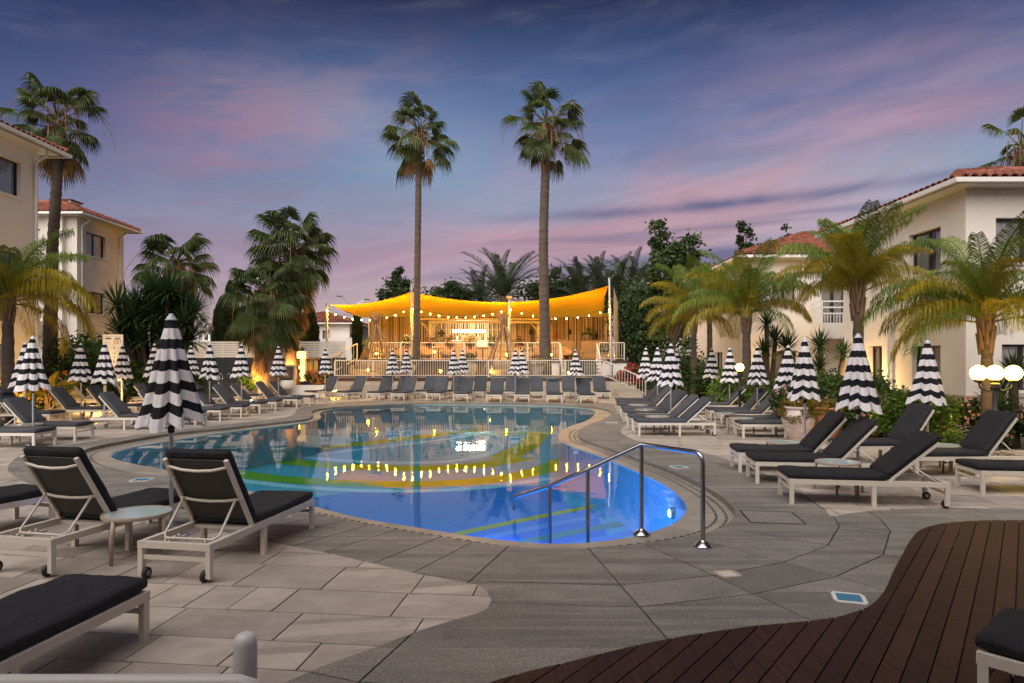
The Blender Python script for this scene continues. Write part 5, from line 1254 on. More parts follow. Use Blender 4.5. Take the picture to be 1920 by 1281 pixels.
for k in range(4): O('blade', MB().box((.13, 0, 0), (.2, .012, .13), Matrix.Rotation(.4, 3, 'X')).mesh('blade', m_black), fn, M=Matrix.Translation((0, -.02, .62)) @ Matrix.Rotation(k * pi / 2, 4, 'Y'))
m_bot = [mat(f'bottle_glass_{n}', c, .12) for n, c in (('green', (.05, .12, .03)), ('amber', (.25, .10, .02)), ('clear', (.45, .45, .42)), ('red', (.3, .03, .03)))]
for k in range(14):
    bm_ = MB().lathe([(.04, 0), (.04, .2), (.015, .27), (.015, .34)], 10).mesh('bottle', m_bot[k % 4], ang=40)
    tag(O('bottle', bm_, None, loc=(kx0 + 1.15 + k * .25, ky + 1.65, UZ + 1.378)), f'small {["green", "amber", "clear", "red"][k % 4]} bottle on the lit bar shelf, {(ORD + ["thirteenth", "fourteenth"])[k]} from the left', 'bottle', 'bottles on the bar shelf')
tag(O('menu_sign', MB().box((0, 0, 0), (.66, .04, .3)).mesh('menu_sign', m_white), None, loc=(XU(904, 41), 41.0, ZV(645.5, 41))), 'small white sign hung on the upper railing before the bar', 'sign')
# lanterns on the wall
for i, u in enumerate((995, 1044, 1068, 1118)):
    x = XU(u, 47.6); t = thing('wall_lantern', f'small lantern hanging on the cane wall, {ORD[i]} from the left', 'lantern', (x, 47.6, ZV(634 if i % 2 else 627, 47.6)), 0, 'lanterns on the cane wall')
    mm = [m_black, mat('red_lacquer', (.4, .03, .02), .4)][i == 1]
    O('cage', MB().lathe([(.09, 0), (.11, .02), (.11, .26), (.05, .34), (.02, .36)], 8).mesh('cage', mm), t); O('ring', MB().tube([(.07 * cos(k * pi / 6), 0, .44 + .08 * sin(k * pi / 6)) for k in range(13)], .01, 5).mesh('ring', mm), t)
# rattan cocoon seats (tipi frames)
def tipi(u, Y, z0, label, h):
    t = thing('rattan_tipi', label, 'garden seat', (XU(u, Y), Y, z0), 0, 'rattan tipi seats')
    for k in range(6):
        a = k * pi / 3 + .26; rr = 1.32; pts = []
        for i in range(9):
            q = i / 8; r_ = rr * (1 - q) ** .92; pts.append((r_ * cos(a), r_ * sin(a) * .8, h * .86 * q))
        pts.append((-.35 * cos(a), -.3 * sin(a), h * 1.02))
        O('pole', MB().tube(pts, [.042] * 9 + [.02], 6).mesh('pole', m_rat, True), t)
    mesh_ = MB()
    for k in range(7):
        a0 = pi * .05 + k * pi * .9 / 6
        for s in (-.25, .25): mesh_.tube([(1.28 * (1 - q) * cos(a0 + s * q * 3), .8 * 1.28 * (1 - q) * sin(a0 + s * q * 3) + .02, h * .82 * q) for q in [i / 8 for i in range(9)]], .014, 4)
    for k in range(1, 7):
        q = k / 8; mesh_.tube([(1.28 * (1 - q) * cos(a), .8 * 1.28 * (1 - q) * sin(a), h * .82 * q) for a in [pi * i / 14 for i in range(15)]], .014, 4)
    O('woven_back', mesh_.mesh('woven_back', m_rat), t)
    top = MB()
    for k in range(26):
        a = random.uniform(0, 6.28); top.tube([(.08 * cos(a), .08 * sin(a), h * .84), (random.uniform(.25, .62) * cos(a), .4 * sin(a), h * random.uniform(.96, 1.08))], [.016, .008], 4)
    O('twig_crown', top.mesh('twig_crown', m_rat), t)
    O('seat', MB().lathe([(1e-6, .28), (.8, .28), (.88, .34), (.86, .42), (1e-6, .45)], 24).mesh('seat', m_wick, ang=40), t)
tipi(706, 38.6, TZ, 'rattan tipi seat with twig top on the left of the lower terrace', 3.5)
tipi(945, 38.6, TZ, 'rattan tipi seat with twig top right of the bar', 3.45)
# wicker sofas and armchairs
def sofa(x, y, z, w, label, mt, rz=0, h=.85):
    t = thing('sofa', label, 'sofa', (x, y, z), rz, 'terrace sofas')
    O('seat', rbox(.8, w, .38, .04, 3).xf(Matrix.Translation((0, 0, .22))).mesh('seat', mt, True), t); O('backrest', rbox(.18, w, h, .06, 4).xf(Matrix.Translation((0, .36, h / 2 + .03))).mesh('backrest', mt, True), t)
    for s in (-1, 1): O('arm', rbox(.78, .18, .6, .05, 3).xf(Matrix.Translation((s * (w / 2 + .07), -.02, .33))).mesh('arm', mt, True), t)
m_tanw = mat('tan_wicker', (0.26, 0.17, 0.08), 0.75, var=.2, vscale=20, bump=.5, bscale=80)
sofa(3.25, 43.8, UZ, 1.7, 'tan wicker sofa against the cane wall, left of the pair', m_tanw, 0, 1.25); sofa(5.35, 43.8, UZ, 1.8, 'tan wicker sofa against the cane wall, right of the pair', m_tanw, 0, 1.25)
sofa(-8.4, 42.6, UZ, 1.3, 'dark wicker sofa at the left end of the upper terrace', m_wick); sofa(-7.9, 38.2, TZ, 1.9, 'low wicker sofa on the lower terrace behind the left railing', m_tanw); sofa(-.1, 37.8, TZ, 1.9, 'low wicker sofa on the lower terrace under the right tipi', m_tanw)
def armchair(x, y, z, label, rz):
    t = thing('armchair', label, 'armchair', (x, y, z), rz, 'round wicker armchairs'); vs = MB(); N = 20
    for i in range(N + 1):
        a = -.2 + (pi + .4) * i / N; hh = .55 + .35 * sin(max(0, min(pi, a))) ; vs.v += [(.42 * cos(a), .40 * sin(a), .05), (.5 * cos(a), .46 * sin(a), hh), (.46 * cos(a), .42 * sin(a), hh), (.36 * cos(a), .34 * sin(a), .3)]
    vs.f = [(4 * i + k, 4 * i + 4 + k, 4 * i + 5 + k, 4 * i + 1 + k) for i in range(N) for k in range(3)]
    O('shell', vs.mesh('shell', m_rat, True), t); O('seat', MB().lathe([(1e-6, .28), (.34, .28), (.38, .33), (.34, .4), (1e-6, .42)], 18).mesh('seat', m_tanw, True), t)
    for k in range(4): O('leg', MB().cyl((.3 * cos(k * pi / 2 + .78), .3 * sin(k * pi / 2 + .78), 0), (.27 * cos(k * pi / 2 + .78), .27 * sin(k * pi / 2 + .78), .29), .025).mesh('leg', m_rat), t)
for i, (u, Y, z, rz) in enumerate([(720, 42.6, UZ, .3), (752, 43.2, UZ, -.4), (800, 42.4, UZ, .5), (840, 42.8, UZ, -.3), (880, 42.8, UZ, .2), (1005, 42.7, UZ, -.5), (1060, 42.4, UZ, .4)]):
    armchair(XU(u, Y), Y, z, f'round wicker armchair behind the upper railing, {ORD[i]} from the left', rz)
for i, u in enumerate((735, 822, 905, 1032)):
    Y = 42.0; t = thing('bistro_table', f'round wooden table on the upper terrace, {ORD[i]} from the left', 'table', (XU(u, Y), Y, UZ), 0, 'terrace tables')
    O('top', MB().lathe([(1e-6, .70), (.38, .70), (.38, .74), (1e-6, .74)], 20).mesh('top', m_dkwood), t); O('stem', MB().cyl((0, 0, .02), (0, 0, .7), .035).mesh('stem', m_black), t); O('foot', MB().lathe([(.22, 0), (.22, .02), (.04, .03)], 14).mesh('foot', m_black), t)
# glowing lanterns
def lantern(u, v, Y, label, r=.062):
    t = thing('lantern', label, 'lantern', (XU(u, Y), Y, ZV(v, Y) - .16), 0, 'glowing lanterns on the terrace')
    O('base', MB().lathe([(.09, 0), (.09, .05), (.05, .06)], 12).mesh('base', m_black), t); O('glow_globe', MB().sphere((0, 0, .16), r, 12, 8).mesh('glow_globe', m_lamp, True), t); O('cap', MB().lathe([(.05, .25), (.03, .28), (.01, .29)], 10).mesh('cap', m_black), t)
    for k in range(3): a = k * 2.09; O('stay', MB().cyl((.085 * cos(a), .085 * sin(a), .05), (.05 * cos(a), .05 * sin(a), .26), .006, n=5).mesh('stay', m_black), t)
for u, v, Y, lab in [(690, 694, 37.2, 'glowing lantern behind the left end of the front railing'), (706, 663, 40.6, 'glowing lantern inside the left tipi'), (826, 696, 37.2, 'glowing lantern on the terrace floor left of the paired parasols'), (815, 660, 41.6, 'glowing lantern among the armchairs below the bar'), (921, 697, 37.2, 'glowing lantern at the foot of the right tipi'), (950, 665, 40.5, 'glowing lantern inside the right tipi'), (1034, 665, 41.5, 'glowing lantern right of the thick palm trunk'), (1066, 699, 37.4, 'glowing lantern before the terrace steps'), (1146, 668, 41.6, 'glowing lantern at the foot of the right mast'), (562, 690, 36.6, 'bright lantern in front of the lit cane screen by the shaggy palm')]:
    lantern(u, v, Y, lab)
# step light at the left stair
t = thing('step_light', 'recessed light washing the left terrace steps', 'lamp', (-8.85, 34.2, .3)); O('housing', MB().box((0, 0, 0), (.3, .08, .12)).mesh('housing', m_steel), t); O('lens', MB().box((0, -.05, 0), (.26, .02, .08)).mesh('lens', m_lamp), t); plight(t, (0, -.4, .12), 14, (1, .62, .25), .05)
# ---------------------------------------------------------------- left far side: white fence on dark wall, signs, planter
m_navy2 = mat('dark_blue_wall', (0.022, 0.025, 0.035), 0.7, var=.1, vscale=1)
fx0, fx1, fy = -20.5, -9.7, 39.8
tag(O('dark_wall', MB().box(((fx0 + fx1) / 2, fy, 1.0), (fx1 - fx0, .2, 2.0)).mesh('dark_wall', m_navy2)), 'dark blue wall under the white slat fence', 'wall')
fe = thing('slat_fence', 'white fence of wide horizontal slats behind the shaggy palms', 'fence', (fx0, fy, 2.0)); L = fx1 - fx0
s_ = MB().box((L / 2, -.03, 0), (L, .03, .115)).mesh('slat', m_white)
for k in range(7): O('slat', s_, fe, loc=(0, 0, .09 + k * .135))
for k in range(7): O('post', MB().box((.05 + k * (L - .1) / 6, .03, .48), (.07, .07, .96)).mesh('post', m_white), fe)
tag(O('white_low_wall', MB().box((-11.6, 34.7, .3), (4.4, .3, .6)).mesh('white_low_wall', m_white)), 'low white wall behind the leftmost loungers before the terrace', 'wall')
fb = thing('framed_sign', 'brown information board in a white frame by the shaggy palm', 'sign', (XU(537, 35.5), 35.4, .62))
O('panel', MB().box((0, 0, .48), (.84, .05, .84)).mesh('panel', mat('brown_board', (.22, .13, .06), .6, var=.1)), fb)
fm = MB()
for a, b_, w, h in ((0, .94, 1.02, .09), (0, .02, 1.02, .09), (.465, .48, .09, .83), (-.465, .48, .09, .83)): fm.box((a, -.01, b_), (w, .08, h))
O('frame', fm.mesh('frame', m_white), fb)
tx = MB()
for k, w in enumerate((.3, .5, .42, .55, .36)): tx.box((0, -.028, .78 - k * .1), (w, .004, .022 if k else .045))
O('lettering', tx.mesh('lettering', m_frame), fb)
cs_ = thing('lit_cane_screen', 'small cane screen lit gold between the palm and the terrace', 'screen', (XU(565, 37.2), 37.4, .75))
for k in range(16): O('slat', sm[0], cs_, M=Matrix.Translation((-.85 + k * .11, 0, 0)) @ Matrix.Diagonal((1, 1, .36, 1)))
O('top_rail', MB().box((0, 0, 1.2), (1.9, .1, .08)).mesh('top_rail', m_rat), cs_)
def box_planter(): pass
nb = thing('notice_board', 'tall white notice board with pool rules between striped parasols', 'sign', (XU(212, 25.6), 25.6, 0), .1)
O('panel', MB().box((0, 0, 1.95), (.72, .04, 1.75)).mesh('panel', m_white), nb)
for s in (-1, 1): O('post', MB().box((s * .3, .04, .6), (.05, .05, 1.2)).mesh('post', m_white), nb)
m_ink = mat('black_ink', (.03, .03, .035), .6); m_rink = mat('red_ink', (.5, .12, .10), .6); m_yink = mat('yellow_print', (.7, .45, .02), .6); m_gink = mat('grey_print', (.35, .40, .42), .6)
def marks(mt, lst, nm='lettering'):
    q = MB()
    for x, z, w, h in lst: q.box((x, -.0225, z), (w, .003, h))
    O(nm, q.mesh(nm, mt), nb)
marks(m_ink, [(-.16, 2.67, .2, .045), (.17, 2.66, .2, .04), (.27, 2.56, .03, .06), (.06, 2.12, .02, .1), (.05, 1.96, .03, .05)]); marks(m_gink, [(-.16, 2.74, .14, .015), (.17, 2.73, .18, .015)] + [(-.18, 2.52 - k * .1, .16 + .05 * (k % 3), .014) for k in range(12)] + [(.2, 2.30 - k * .1, .16 + .04 * (k % 2), .014) for k in range(10)] + [(.17, 2.54, .07, .15)])
marks(m_yink, [(.07, 2.54, .06, .17)], 'pictogram'); marks(m_rink, [(.04, 2.32, .04, .1), (.04, 1.82, .05, .12), (.04, 1.6, .05, .1)], 'pictogram')
ld = thing('pool_ladder', 'pair of chrome ladder hoops by the dark wall', 'ladder', (XU(421, 35), 35, .4), 0)
for k in (-.22, .22): O('hoop', MB().tube([(k + .18 * cos(pi * i / 8) * .6, 0, .55 + .22 * sin(pi * i / 8)) for i in range(9)] , .025, 8).mesh('hoop', m_steel, True), ld)
for k in (-.328, -.112, .112, .328): O('upright', MB().cyl((k, 0, -.4), (k, 0, .55), .025).mesh('upright', m_steel), ld)
# ---------------------------------------------------------------- street lamps and garden lights
def globe_post(x, y, z0, h, arms, label, r=.19):
    t = thing('globe_lamp', label, 'lamp', (x, y, z0), 0, 'globe lamps in the garden')
    O('post', MB().lathe([(.11, 0), (.11, .08), (.06, .16), (.045, .3), (.045, h * .6), (.06, h * .62), (.045, h * .64), (.042, h - .12), (.09, h - .1), (.09, h - .02), (.04, h)], 14).mesh('post', m_black, ang=40), t)
    for (ax, ay) in arms:
        if ax or ay: O('arm', MB().tube([(0, 0, h - .08), (ax * .4, ay * .4, h - .16), (ax * .9, ay * .9, h - .1), (ax, ay, h + .02)], .022, 7).mesh('arm', m_black, True), t)
        O('collar', MB().lathe([(.05, 0), (.085, .03), (.085, .06)], 12).mesh('collar', m_black), t, loc=(ax, ay, h)); O('globe', MB().sphere((0, 0, 0), r, 22, 14).mesh('globe', m_globe, True), t, loc=(ax, ay, h + r + .04))
Yg = 13.2; sc_ = Yg / 1280
globe_post(XU(1866, Yg), Yg, 0, ZV(718, Yg), [(-23 * sc_, .12), (9 * sc_, .14), (27 * sc_, -.1)], 'black lamp post with three bright globes at the right edge', 14.5 * sc_)
Yg = 21.5; globe_post(XU(1387, Yg), Yg, 0, ZV(699, Yg), [(0, 0)], 'single glowing globe lamp beside the palm trunk on the right', .125)
def spot(x, y, z, label, power, r=.06, dz=.18, dxy=(0, 0)):
    t = thing('garden_light', label, 'lamp', (x, y, z), 0, 'garden ground lights')
    O('spike', MB().cyl((0, 0, 0), (0, 0, .12), .02, n=6).mesh('spike', m_black), t); O('housing', MB().lathe([(.06, .1), (.08, .13), (.08, .2), (.07, .2), (.06, .14)], 12).mesh('housing', m_black), t); O('lens', MB().lathe([(.062, .165), (.03, .18), (1e-6, .185)], 12).mesh('lens', m_lamp), t); plight(t, (dxy[0], dxy[1], .2 + dz), power, (1.0, .58, .18), r)
spot(10.75, 21.2, 0.05, 'garden light washing the right house wall with gold', 230, dz=.5)
spot(XU(1415, 26.5), 27.3, 0.05, 'garden light under the queen palm by the second right house', 190, dz=.4)
spot(XU(1860, 13.6), 14.9, .05, 'garden light under the palm at the right edge', 16, dz=.4)
spot(XU(168, 24), 24.3, .05, 'garden light shining under the yellow frond on the left', 110, dz=.35)
spot(XU(540, 35.8), 35.6, .62, 'garden light at the foot of the shaggy palm', 380, dz=.4)
spot(XU(22, 21.5), 21.3, .05, 'garden light under the queen palm at the left edge', 130, dz=.5)
spot(XU(1600, 17.0), 16.3, .05, 'garden light under the queen palm behind the large parasol', 110, dz=.4)
spot(XU(485, 34), 32.9, .3, 'garden light below the lower shaggy palm', 150, dz=.4)
# tall street light in the distance
t = thing('street_light', 'tall double-armed street light behind the terrace', 'street light', (XU(662, 62), 62, 0))
O('pole', MB().cyl((0, 0, 0), (0, 0, 6.1), .07, .05).mesh('pole', m_pole), t)
for s in (-1, 1): O('arm', MB().tube([(0, 0, 6.0), (s * .35, 0, 7.0), (s * 1.1, 0, 7.65 if s < 0 else 7.35)], .03, 6).mesh('arm', m_pole), t); O('lamp_head', MB().box((s * 1.25, 0, 7.68 if s < 0 else 7.38), (.5, .15, .08)).mesh('lamp_head', m_black), t)
# ---------------------------------------------------------------- plants
def leafmat(name, c1, c2, rough=.5, transl=.3, rnd=.3):
    m = bpy.data.materials.new(name); m.use_nodes = True; T = NT(m.node_tree); MATS[name] = m
    g = T.n('ShaderNodeNewGeometry'); oi = T.n('ShaderNodeObjectInfo'); r = T.m('FRACT', T.m('ADD', g.outputs['Random Per Island'], oi.outputs['Random']))
    c = T.mix(r, c1, c2); v = T.m('MULTIPLY_ADD', T.m('SUBTRACT', oi.outputs['Random'], .5), rnd * 2, 1.0)
    c = T.mix(1.0, c, T.n('ShaderNodeCombineColor', i_0=v, i_1=v, i_2=v).outputs[0], 'MULTIPLY')
    b = T.n('ShaderNodeBsdfPrincipled', i_Roughness=rough); T.set(b.inputs['Base Color'], c); b.inputs['Specular IOR Level'].default_value = .35
    tl = T.n('ShaderNodeBsdfTranslucent'); T.set(tl.inputs[0], c); mx = T.n('ShaderNodeMixShader', i_0=transl); T.set(mx.inputs[1], b.outputs[0]); T.set(mx.inputs[2], tl.outputs[0])
    T.n('ShaderNodeOutputMaterial', i_Surface=mx); return m
L_fan = leafmat('fan_palm_green', (.044, .070, .021), (.092, .120, .034))
L_dead = leafmat('dry_frond', (.24, .13, .055), (.40, .24, .11), .8)
L_queen = leafmat('queen_palm_green', (.075, .135, .014), (.17, .215, .028))
L_queeny = leafmat('queen_palm_yellow', (.19, .17, .012), (.34, .26, .022))
L_date = leafmat('date_palm_grey_green', (.035, .060, .028), (.070, .095, .045))
L_yuc = leafmat('yucca_green', (.028, .062, .022), (.060, .105, .036))
L_dark = leafmat('dark_tree_leaf', (.030, .056, .020), (.068, .105, .034))
L_shrub = leafmat('shrub_leaf', (.030, .065, .014), (.075, .125, .026))
L_bright = leafmat('bright_shrub_leaf', (.06, .13, .018), (.13, .21, .03))
L_cyp = leafmat('cypress_leaf', (.014, .030, .012), (.032, .052, .020))
L_gold = leafmat('golden_leaf', (.16, .13, .012), (.30, .20, .02))
F_or = mat('orange_petals', (.55, .12, .02), .6); F_pk = mat('pink_petals', (.65, .30, .28), .6); F_red = mat('red_petals', (.45, .02, .03), .6); F_mag = mat('magenta_petals', (.45, .03, .16), .6); F_wh = mat('white_petals', (.7, .68, .62), .6)
m_trunk = mat('palm_trunk_bark', (.115, .085, .066), .9, var=.5, vscale=2.2, col2=(.05, .036, .028), stretch=(.5, .5, 3.2), bump=.9, bscale=14)
m_trunkd = mat('fibrous_bark', (.17, .10, .055), .9, var=.3, vscale=4, bump=1, bscale=18)
m_bark = mat('tree_bark', (.07, .055, .04), .9, var=.2, vscale=4)

def frond(L, e0, bend, n, ll, droop, mt, seed, wid=.035, fwd=.55, v=.25):
    """pinnate frond leaving the origin along +y at elevation e0 (degrees), bowing down"""
    R = random.Random(seed); m = MB(); pts = []; p = Vector((0, 0, 0)); e = radians(e0); st_ = L / 24; tw = R.uniform(-.25, .25)
    for i in range(25):
        pts.append(p.copy()); k = i / 24; e -= radians(bend) / 24 * (0.5 + 1.0 * k); p = p + Vector((sin(tw * k) * cos(e), cos(tw * k) * cos(e), sin(e))) * st_
    m.tube(pts, [.03 * (1 - .85 * i / 24) + .004 for i in range(25)], 4, False)
    for i in range(n):
        k = .14 + .86 * (i + .5) / n; f = k * 24; a = int(f); b = min(a + 1, 24); q = pts[a].lerp(pts[b], f - a); d = (pts[b] - pts[max(0, a - 1)]).normalized()
        sd = d.cross(Vector((0, 0, 1)));  sd = sd.normalized() if sd.length > .05 else Vector((1, 0, 0)); up = sd.cross(d)
        for s in (-1, 1):
            l = ll * (.35 + .65 * sin(pi * min(1, k * .85 + .12))) * R.uniform(.85, 1.12)
            dr = (sd * s + d * (fwd + R.uniform(-.15, .15)) + up * (v + R.uniform(-.3, .3) * (1 if droop > .5 else .4))).normalized()
            p1 = q + dr * l * .45; d2 = (dr * (1 - droop * .62) + Vector((0, 0, -1)) * droop * R.uniform(.8, 1.15)).normalized(); p2 = p1 + d2 * l * .32; d3 = (d2 * .5 + Vector((0, 0, -1)) * droop).normalized() if droop > .2 else d2; p3 = p2 + d3 * l * .25
            wv = d.lerp(up, .25).normalized() * wid / 2
            m.add([q - wv * .5, q + wv * .5, p1 - wv, p1 + wv, p2 - wv * .7, p2 + wv * .7, p3], [(0, 1, 3, 2), (2, 3, 5, 4), (4, 5, 6)])
    return m.mesh('frond', mt)
def fanleaf(lp, e0, bend, R_, mt, seed, droop=.5, n=30, span=110, fold=.0):
    R = random.Random(seed); m = MB(); pts = []; p = Vector((0, 0, 0)); e = radians(e0)
    for i in range(9): pts.append(p.copy()); e -= radians(bend) / 8; p = p + Vector((0, cos(e), sin(e))) * lp / 8
    m.tube(pts, [.028 * (1 - .5 * i / 8) for i in range(9)], 4, False)
    c = pts[-1]; d = Vector((0, cos(e), sin(e))); sd = Vector((1, 0, 0)); up = sd.cross(d)
    for i in range(n):
        a = radians(-span + 2 * span * (i + .5) / n); da = radians(span / n) * 1.02
        l = R_ * (1 - .28 * (abs(a) / radians(span)) ** 2) * R.uniform(.9, 1.08)
        def dr(t, lift): return (d * cos(t) + sd * sin(t) + up * lift).normalized()
        lift = -.10 - .35 * abs(sin(a)) * fold
        u0, u1 = dr(a - da, lift + .06), dr(a + da, lift + .06); um = dr(a, lift - .05)
        r1, r2, r3 = .06, l * .55, l * .8
        A0, A1 = c + u0 * r1, c + u1 * r1; B0, B1, Bm = c + u0 * r2, c + u1 * r2, c + um * r2
        dn = Vector((0, 0, -1)); C = c + um * r3 + dn * droop * .16 * l; wv = (B1 - B0) * .28; D_ = C + (um * .35 + dn * droop * R.uniform(.6, 1.5)).normalized() * l * .32
        m.add([A0, A1, B0, Bm, B1, C - wv, C + wv, D_], [(0, 3, 2), (0, 1, 3), (1, 4, 3), (2, 3, 5), (3, 6, 5), (3, 4, 6), (5, 6, 7)])
    return m.mesh('fan_leaf', mt)
def trunk(parent, path, rad, mt, rings=True, n=14, seed=1):
    R = random.Random(seed); pts = catmull3(path, .16 if rings else .3); m = MB(); N = len(pts); rs = []
    for i in range(N):
        k = i / (N - 1); f = k * (len(rad) - 1); a = int(min(f, len(rad) - 2)); r = rad[a] + (rad[a + 1] - rad[a]) * (f - a)
        rs.append(r * (1 + ((.07 if i % 2 else -.03) if rings else 0) + R.uniform(-.03, .03)))
    m.tube(pts, rs, n); return O('trunk', m.mesh('trunk', mt, True), parent)
def catmull3(P, step):
    P = [Vector(p) for p in P]; out = []
    for i in range(len(P) - 1):
        p0, p1, p2, p3 = P[max(i - 1, 0)], P[i], P[i + 1], P[min(i + 2, len(P) - 1)]; k = max(1, int((p2 - p1).length / step))
        for j in range(k):
            t = j / k; out.append(.5 * (2 * p1 + (p2 - p0) * t + (2 * p0 - 5 * p1 + 4 * p2 - p3) * t * t + (3 * p1 - p0 - 3 * p2 + p3) * t ** 3))
    out.append(P[-1]); return out
ELS = [78, 60, 42, 24, 6, -14, -34, -55, -72]
FAN = {e: [fanleaf((1.3, .8, 1.05)[i], e, 20, (.9, .8, 1.0)[i], L_fan, 10 + i * 7 + e, (.7, .5, .95)[i] + .25 * (e < 20), fold=.5 + .3 * i) for i in range(3)] for e in ELS}
FAND = {e: [fanleaf(.9, e, 16, .85, L_dead, 40 + i * 3 + e, 1.5, n=20, span=80, fold=1.4) for i in range(2)] for e in (-34, -55, -72)}
stalk = [MB().tube([(0, i_ * 0, 0), (0, .6, .5), (0, 1.3, .55), (0, 1.9, -.1 - .3 * i_), (0, 2.05, -.9 - .3 * i_)], [.02, .018, .014, .012, .006], 5).mesh('flower_stalk', L_dead) for i_ in range(2)]
def place(parent, name, me, o, azd, scale=1.0, roll=0.0):
    M = Matrix.Translation(o) @ Matrix.Rotation(radians(azd), 4, 'Z') @ Matrix.Rotation(roll, 4, 'Y') @ Matrix.Scale(scale, 4); return O(name, me, parent, M=M)
def fan_palm(x, y, z0, path, rad, label, group, sc, nleaf, ndead, seed, mt=None, low=-40, stalks=4, skirt=0, dead_top=False):
    R = random.Random(seed); t = thing('fan_palm', label, 'palm tree', (x, y, z0), 0, group); trunk(t, path, rad, mt or m_trunk, True, 14, seed)
    o = Vector(path[-1])
    for i in range(nleaf):
        k = (i + .5) / nleaf; e = 82 + (low - 82) * k ** .85; el_ = min(ELS, key=lambda q: abs(q - e - R.uniform(-8, 8)))
        place(t, 'fan_leaf', R.choice(FAN[el_]), o + Vector((0, 0, .25 - .8 * k * sc)), i * 137.5 + R.uniform(-20, 20), sc * R.uniform(.85, 1.12), R.uniform(-.35, .35))
    for i in range(ndead):
        el_ = R.choice([-34, -55, -72, -72]); place(t, 'dry_leaf', R.choice(FAND[el_]), o + Vector((0, 0, -.25 - R.random() * .7 * sc)), R.uniform(0, 360), sc * R.uniform(.7, 1.0), R.uniform(-.6, .6))
    for i in range(skirt):
        k = i / max(1, skirt); place(t, 'dry_leaf', R.choice(FAND[-72] + FAND[-55]), o + Vector((0, 0, -.6 - 1.9 * k * sc)), i * 137.5, sc * R.uniform(.6, .9), R.uniform(-.5, .5))
    for i in range(stalks): place(t, 'flower_stalk', R.choice(stalk), o + Vector((0, 0, .2)), R.uniform(0, 360), sc * R.uniform(.8, 1.05))
    sm_ = MB()
    for i in range(int(46 * (1 + .4 * (skirt > 0)))):
        a = R.uniform(0, 6.28); r0 = R.uniform(.2, 1.05) * sc; zt = R.uniform(-.5, .55) * sc; ln = R.uniform(.5, 1.5) * sc; p0 = o + Vector((.1 * cos(a), .1 * sin(a), zt)); p1 = o + Vector((r0 * cos(a), r0 * sin(a), zt - .05 * sc)); p2 = p1 + Vector((.12 * cos(a), .12 * sin(a), -ln * .55)); p3 = p2 + Vector((R.uniform(-.08, .08), R.uniform(-.08, .08), -ln * .45)); wv = Vector((-sin(a), cos(a), 0)) * R.uniform(.015, .045) * sc
        sm_.add([p0 - wv * .4, p0 + wv * .4, p1 - wv * .6, p1 + wv * .6, p2 - wv, p2 + wv, p3], [(0, 1, 3, 2), (2, 3, 5, 4), (4, 5, 6)])
    tag(O('dry_strands', sm_.mesh('dry_strands', L_dead), t), kind='stuff')
    # fibre boots just under the crown
    b = MB()
    for i in range(36):
        a = i * 2.4; h = -1.3 + 1.35 * i / 36; r = rad[-1] * 1.0; b.tube([(o.x + r * cos(a), o.y + r * sin(a), o.z + h), (o.x + (r + .10) * cos(a), o.y + (r + .10) * sin(a), o.z + h + .22)], [.05, .02], 4)
    O('leaf_bases', b.mesh('leaf_bases', m_trunkd), t)
    return t
# two tall fan palms rising from the terrace
Y = 38.6
def px3(u, v, Y, x0, y0, z0): return (XU(u, Y) - x0, Y - y0, ZV(v, Y) - z0)
GT = 'tall fan palms against the sky'
x0 = XU(781, 39.2); fan_palm(x0, 39.2, .95, [(0, 0, -.3), (0, 0, 1.5), px3(783, 480, 39.2, x0, 39.2, .95), px3(785, 315, 39.2, x0, 39.2, .95), px3(785, 250, 39.2, x0, 39.2, .95)], [.24, .20, .185, .18, .17, .17], 'tall slim fan palm rising through the left of the yellow sail', GT, 1.2, 28, 5, 4, low=-34, stalks=8)
x0 = XU(1023, 38.4); fan_palm(x0, 38.4, .95, [(0, 0, -.3), (-.02, 0, 1.5), px3(1019, 470, 38.4, x0, 38.4, .95), px3(1023, 312, 38.4, x0, 38.4, .95), px3(1025, 236, 38.4, x0, 38.4, .95)], [.36, .30, .27, .25, .24, .25], 'tall thick fan palm rising through the right of the yellow sail', GT, 1.32, 30, 2, 9, low=-32, stalks=10)
x0 = XU(94, 27.5); fan_palm(x0, 27.5, 0, [(0, 0, -.1), (0, 0, 2.2), px3(98, 480, 27.5, x0, 27.5, 0), px3(107, 330, 27.5, x0, 27.5, 0), px3(108, 228, 27.5, x0, 27.5, 0)], [.30, .26, .23, .20, .19, .19], 'tall leaning fan palm behind the left house', GT, 1.02, 30, 6, 17, low=-20, stalks=7)
GS = 'shaggy fan palms on the left'
x0 = XU(330, 36); fan_palm(x0, 36, 0, [(0, 0, 0), (0, 0, 3), px3(330, 500, 36, x0, 36, 0)], [.36, .34, .32], 'stout fan palm with round crown left of the shaggy pair', GS, 1.2, 54, 24, 23, low=-62, skirt=26, stalks=3)
x0 = XU(548, 36.4); fan_palm(x0, 36.4, .4, [(0, 0, -.3), (0, 0, 3), px3(550, 470, 36.4, x0, 36.4, .4)], [.38, .36, .34], 'taller shaggy fan palm with hanging dry leaves left of the terrace', GS, 1.24, 76, 34, 29, mt=m_trunkd, low=-58, skirt=54, stalks=3)
x0 = XU(505, 33.6); fan_palm(x0, 33.6, .3, [(0, 0, -.3), (0, 0, 1.5), px3(497, 560, 33.6, x0, 33.6, .3)], [.42, .38, .34], 'lower shaggy fan palm with skirt of dry leaves left of the terrace', GS, 1.16, 70, 16, 37, mt=m_trunkd, low=-56, skirt=58, stalks=3)
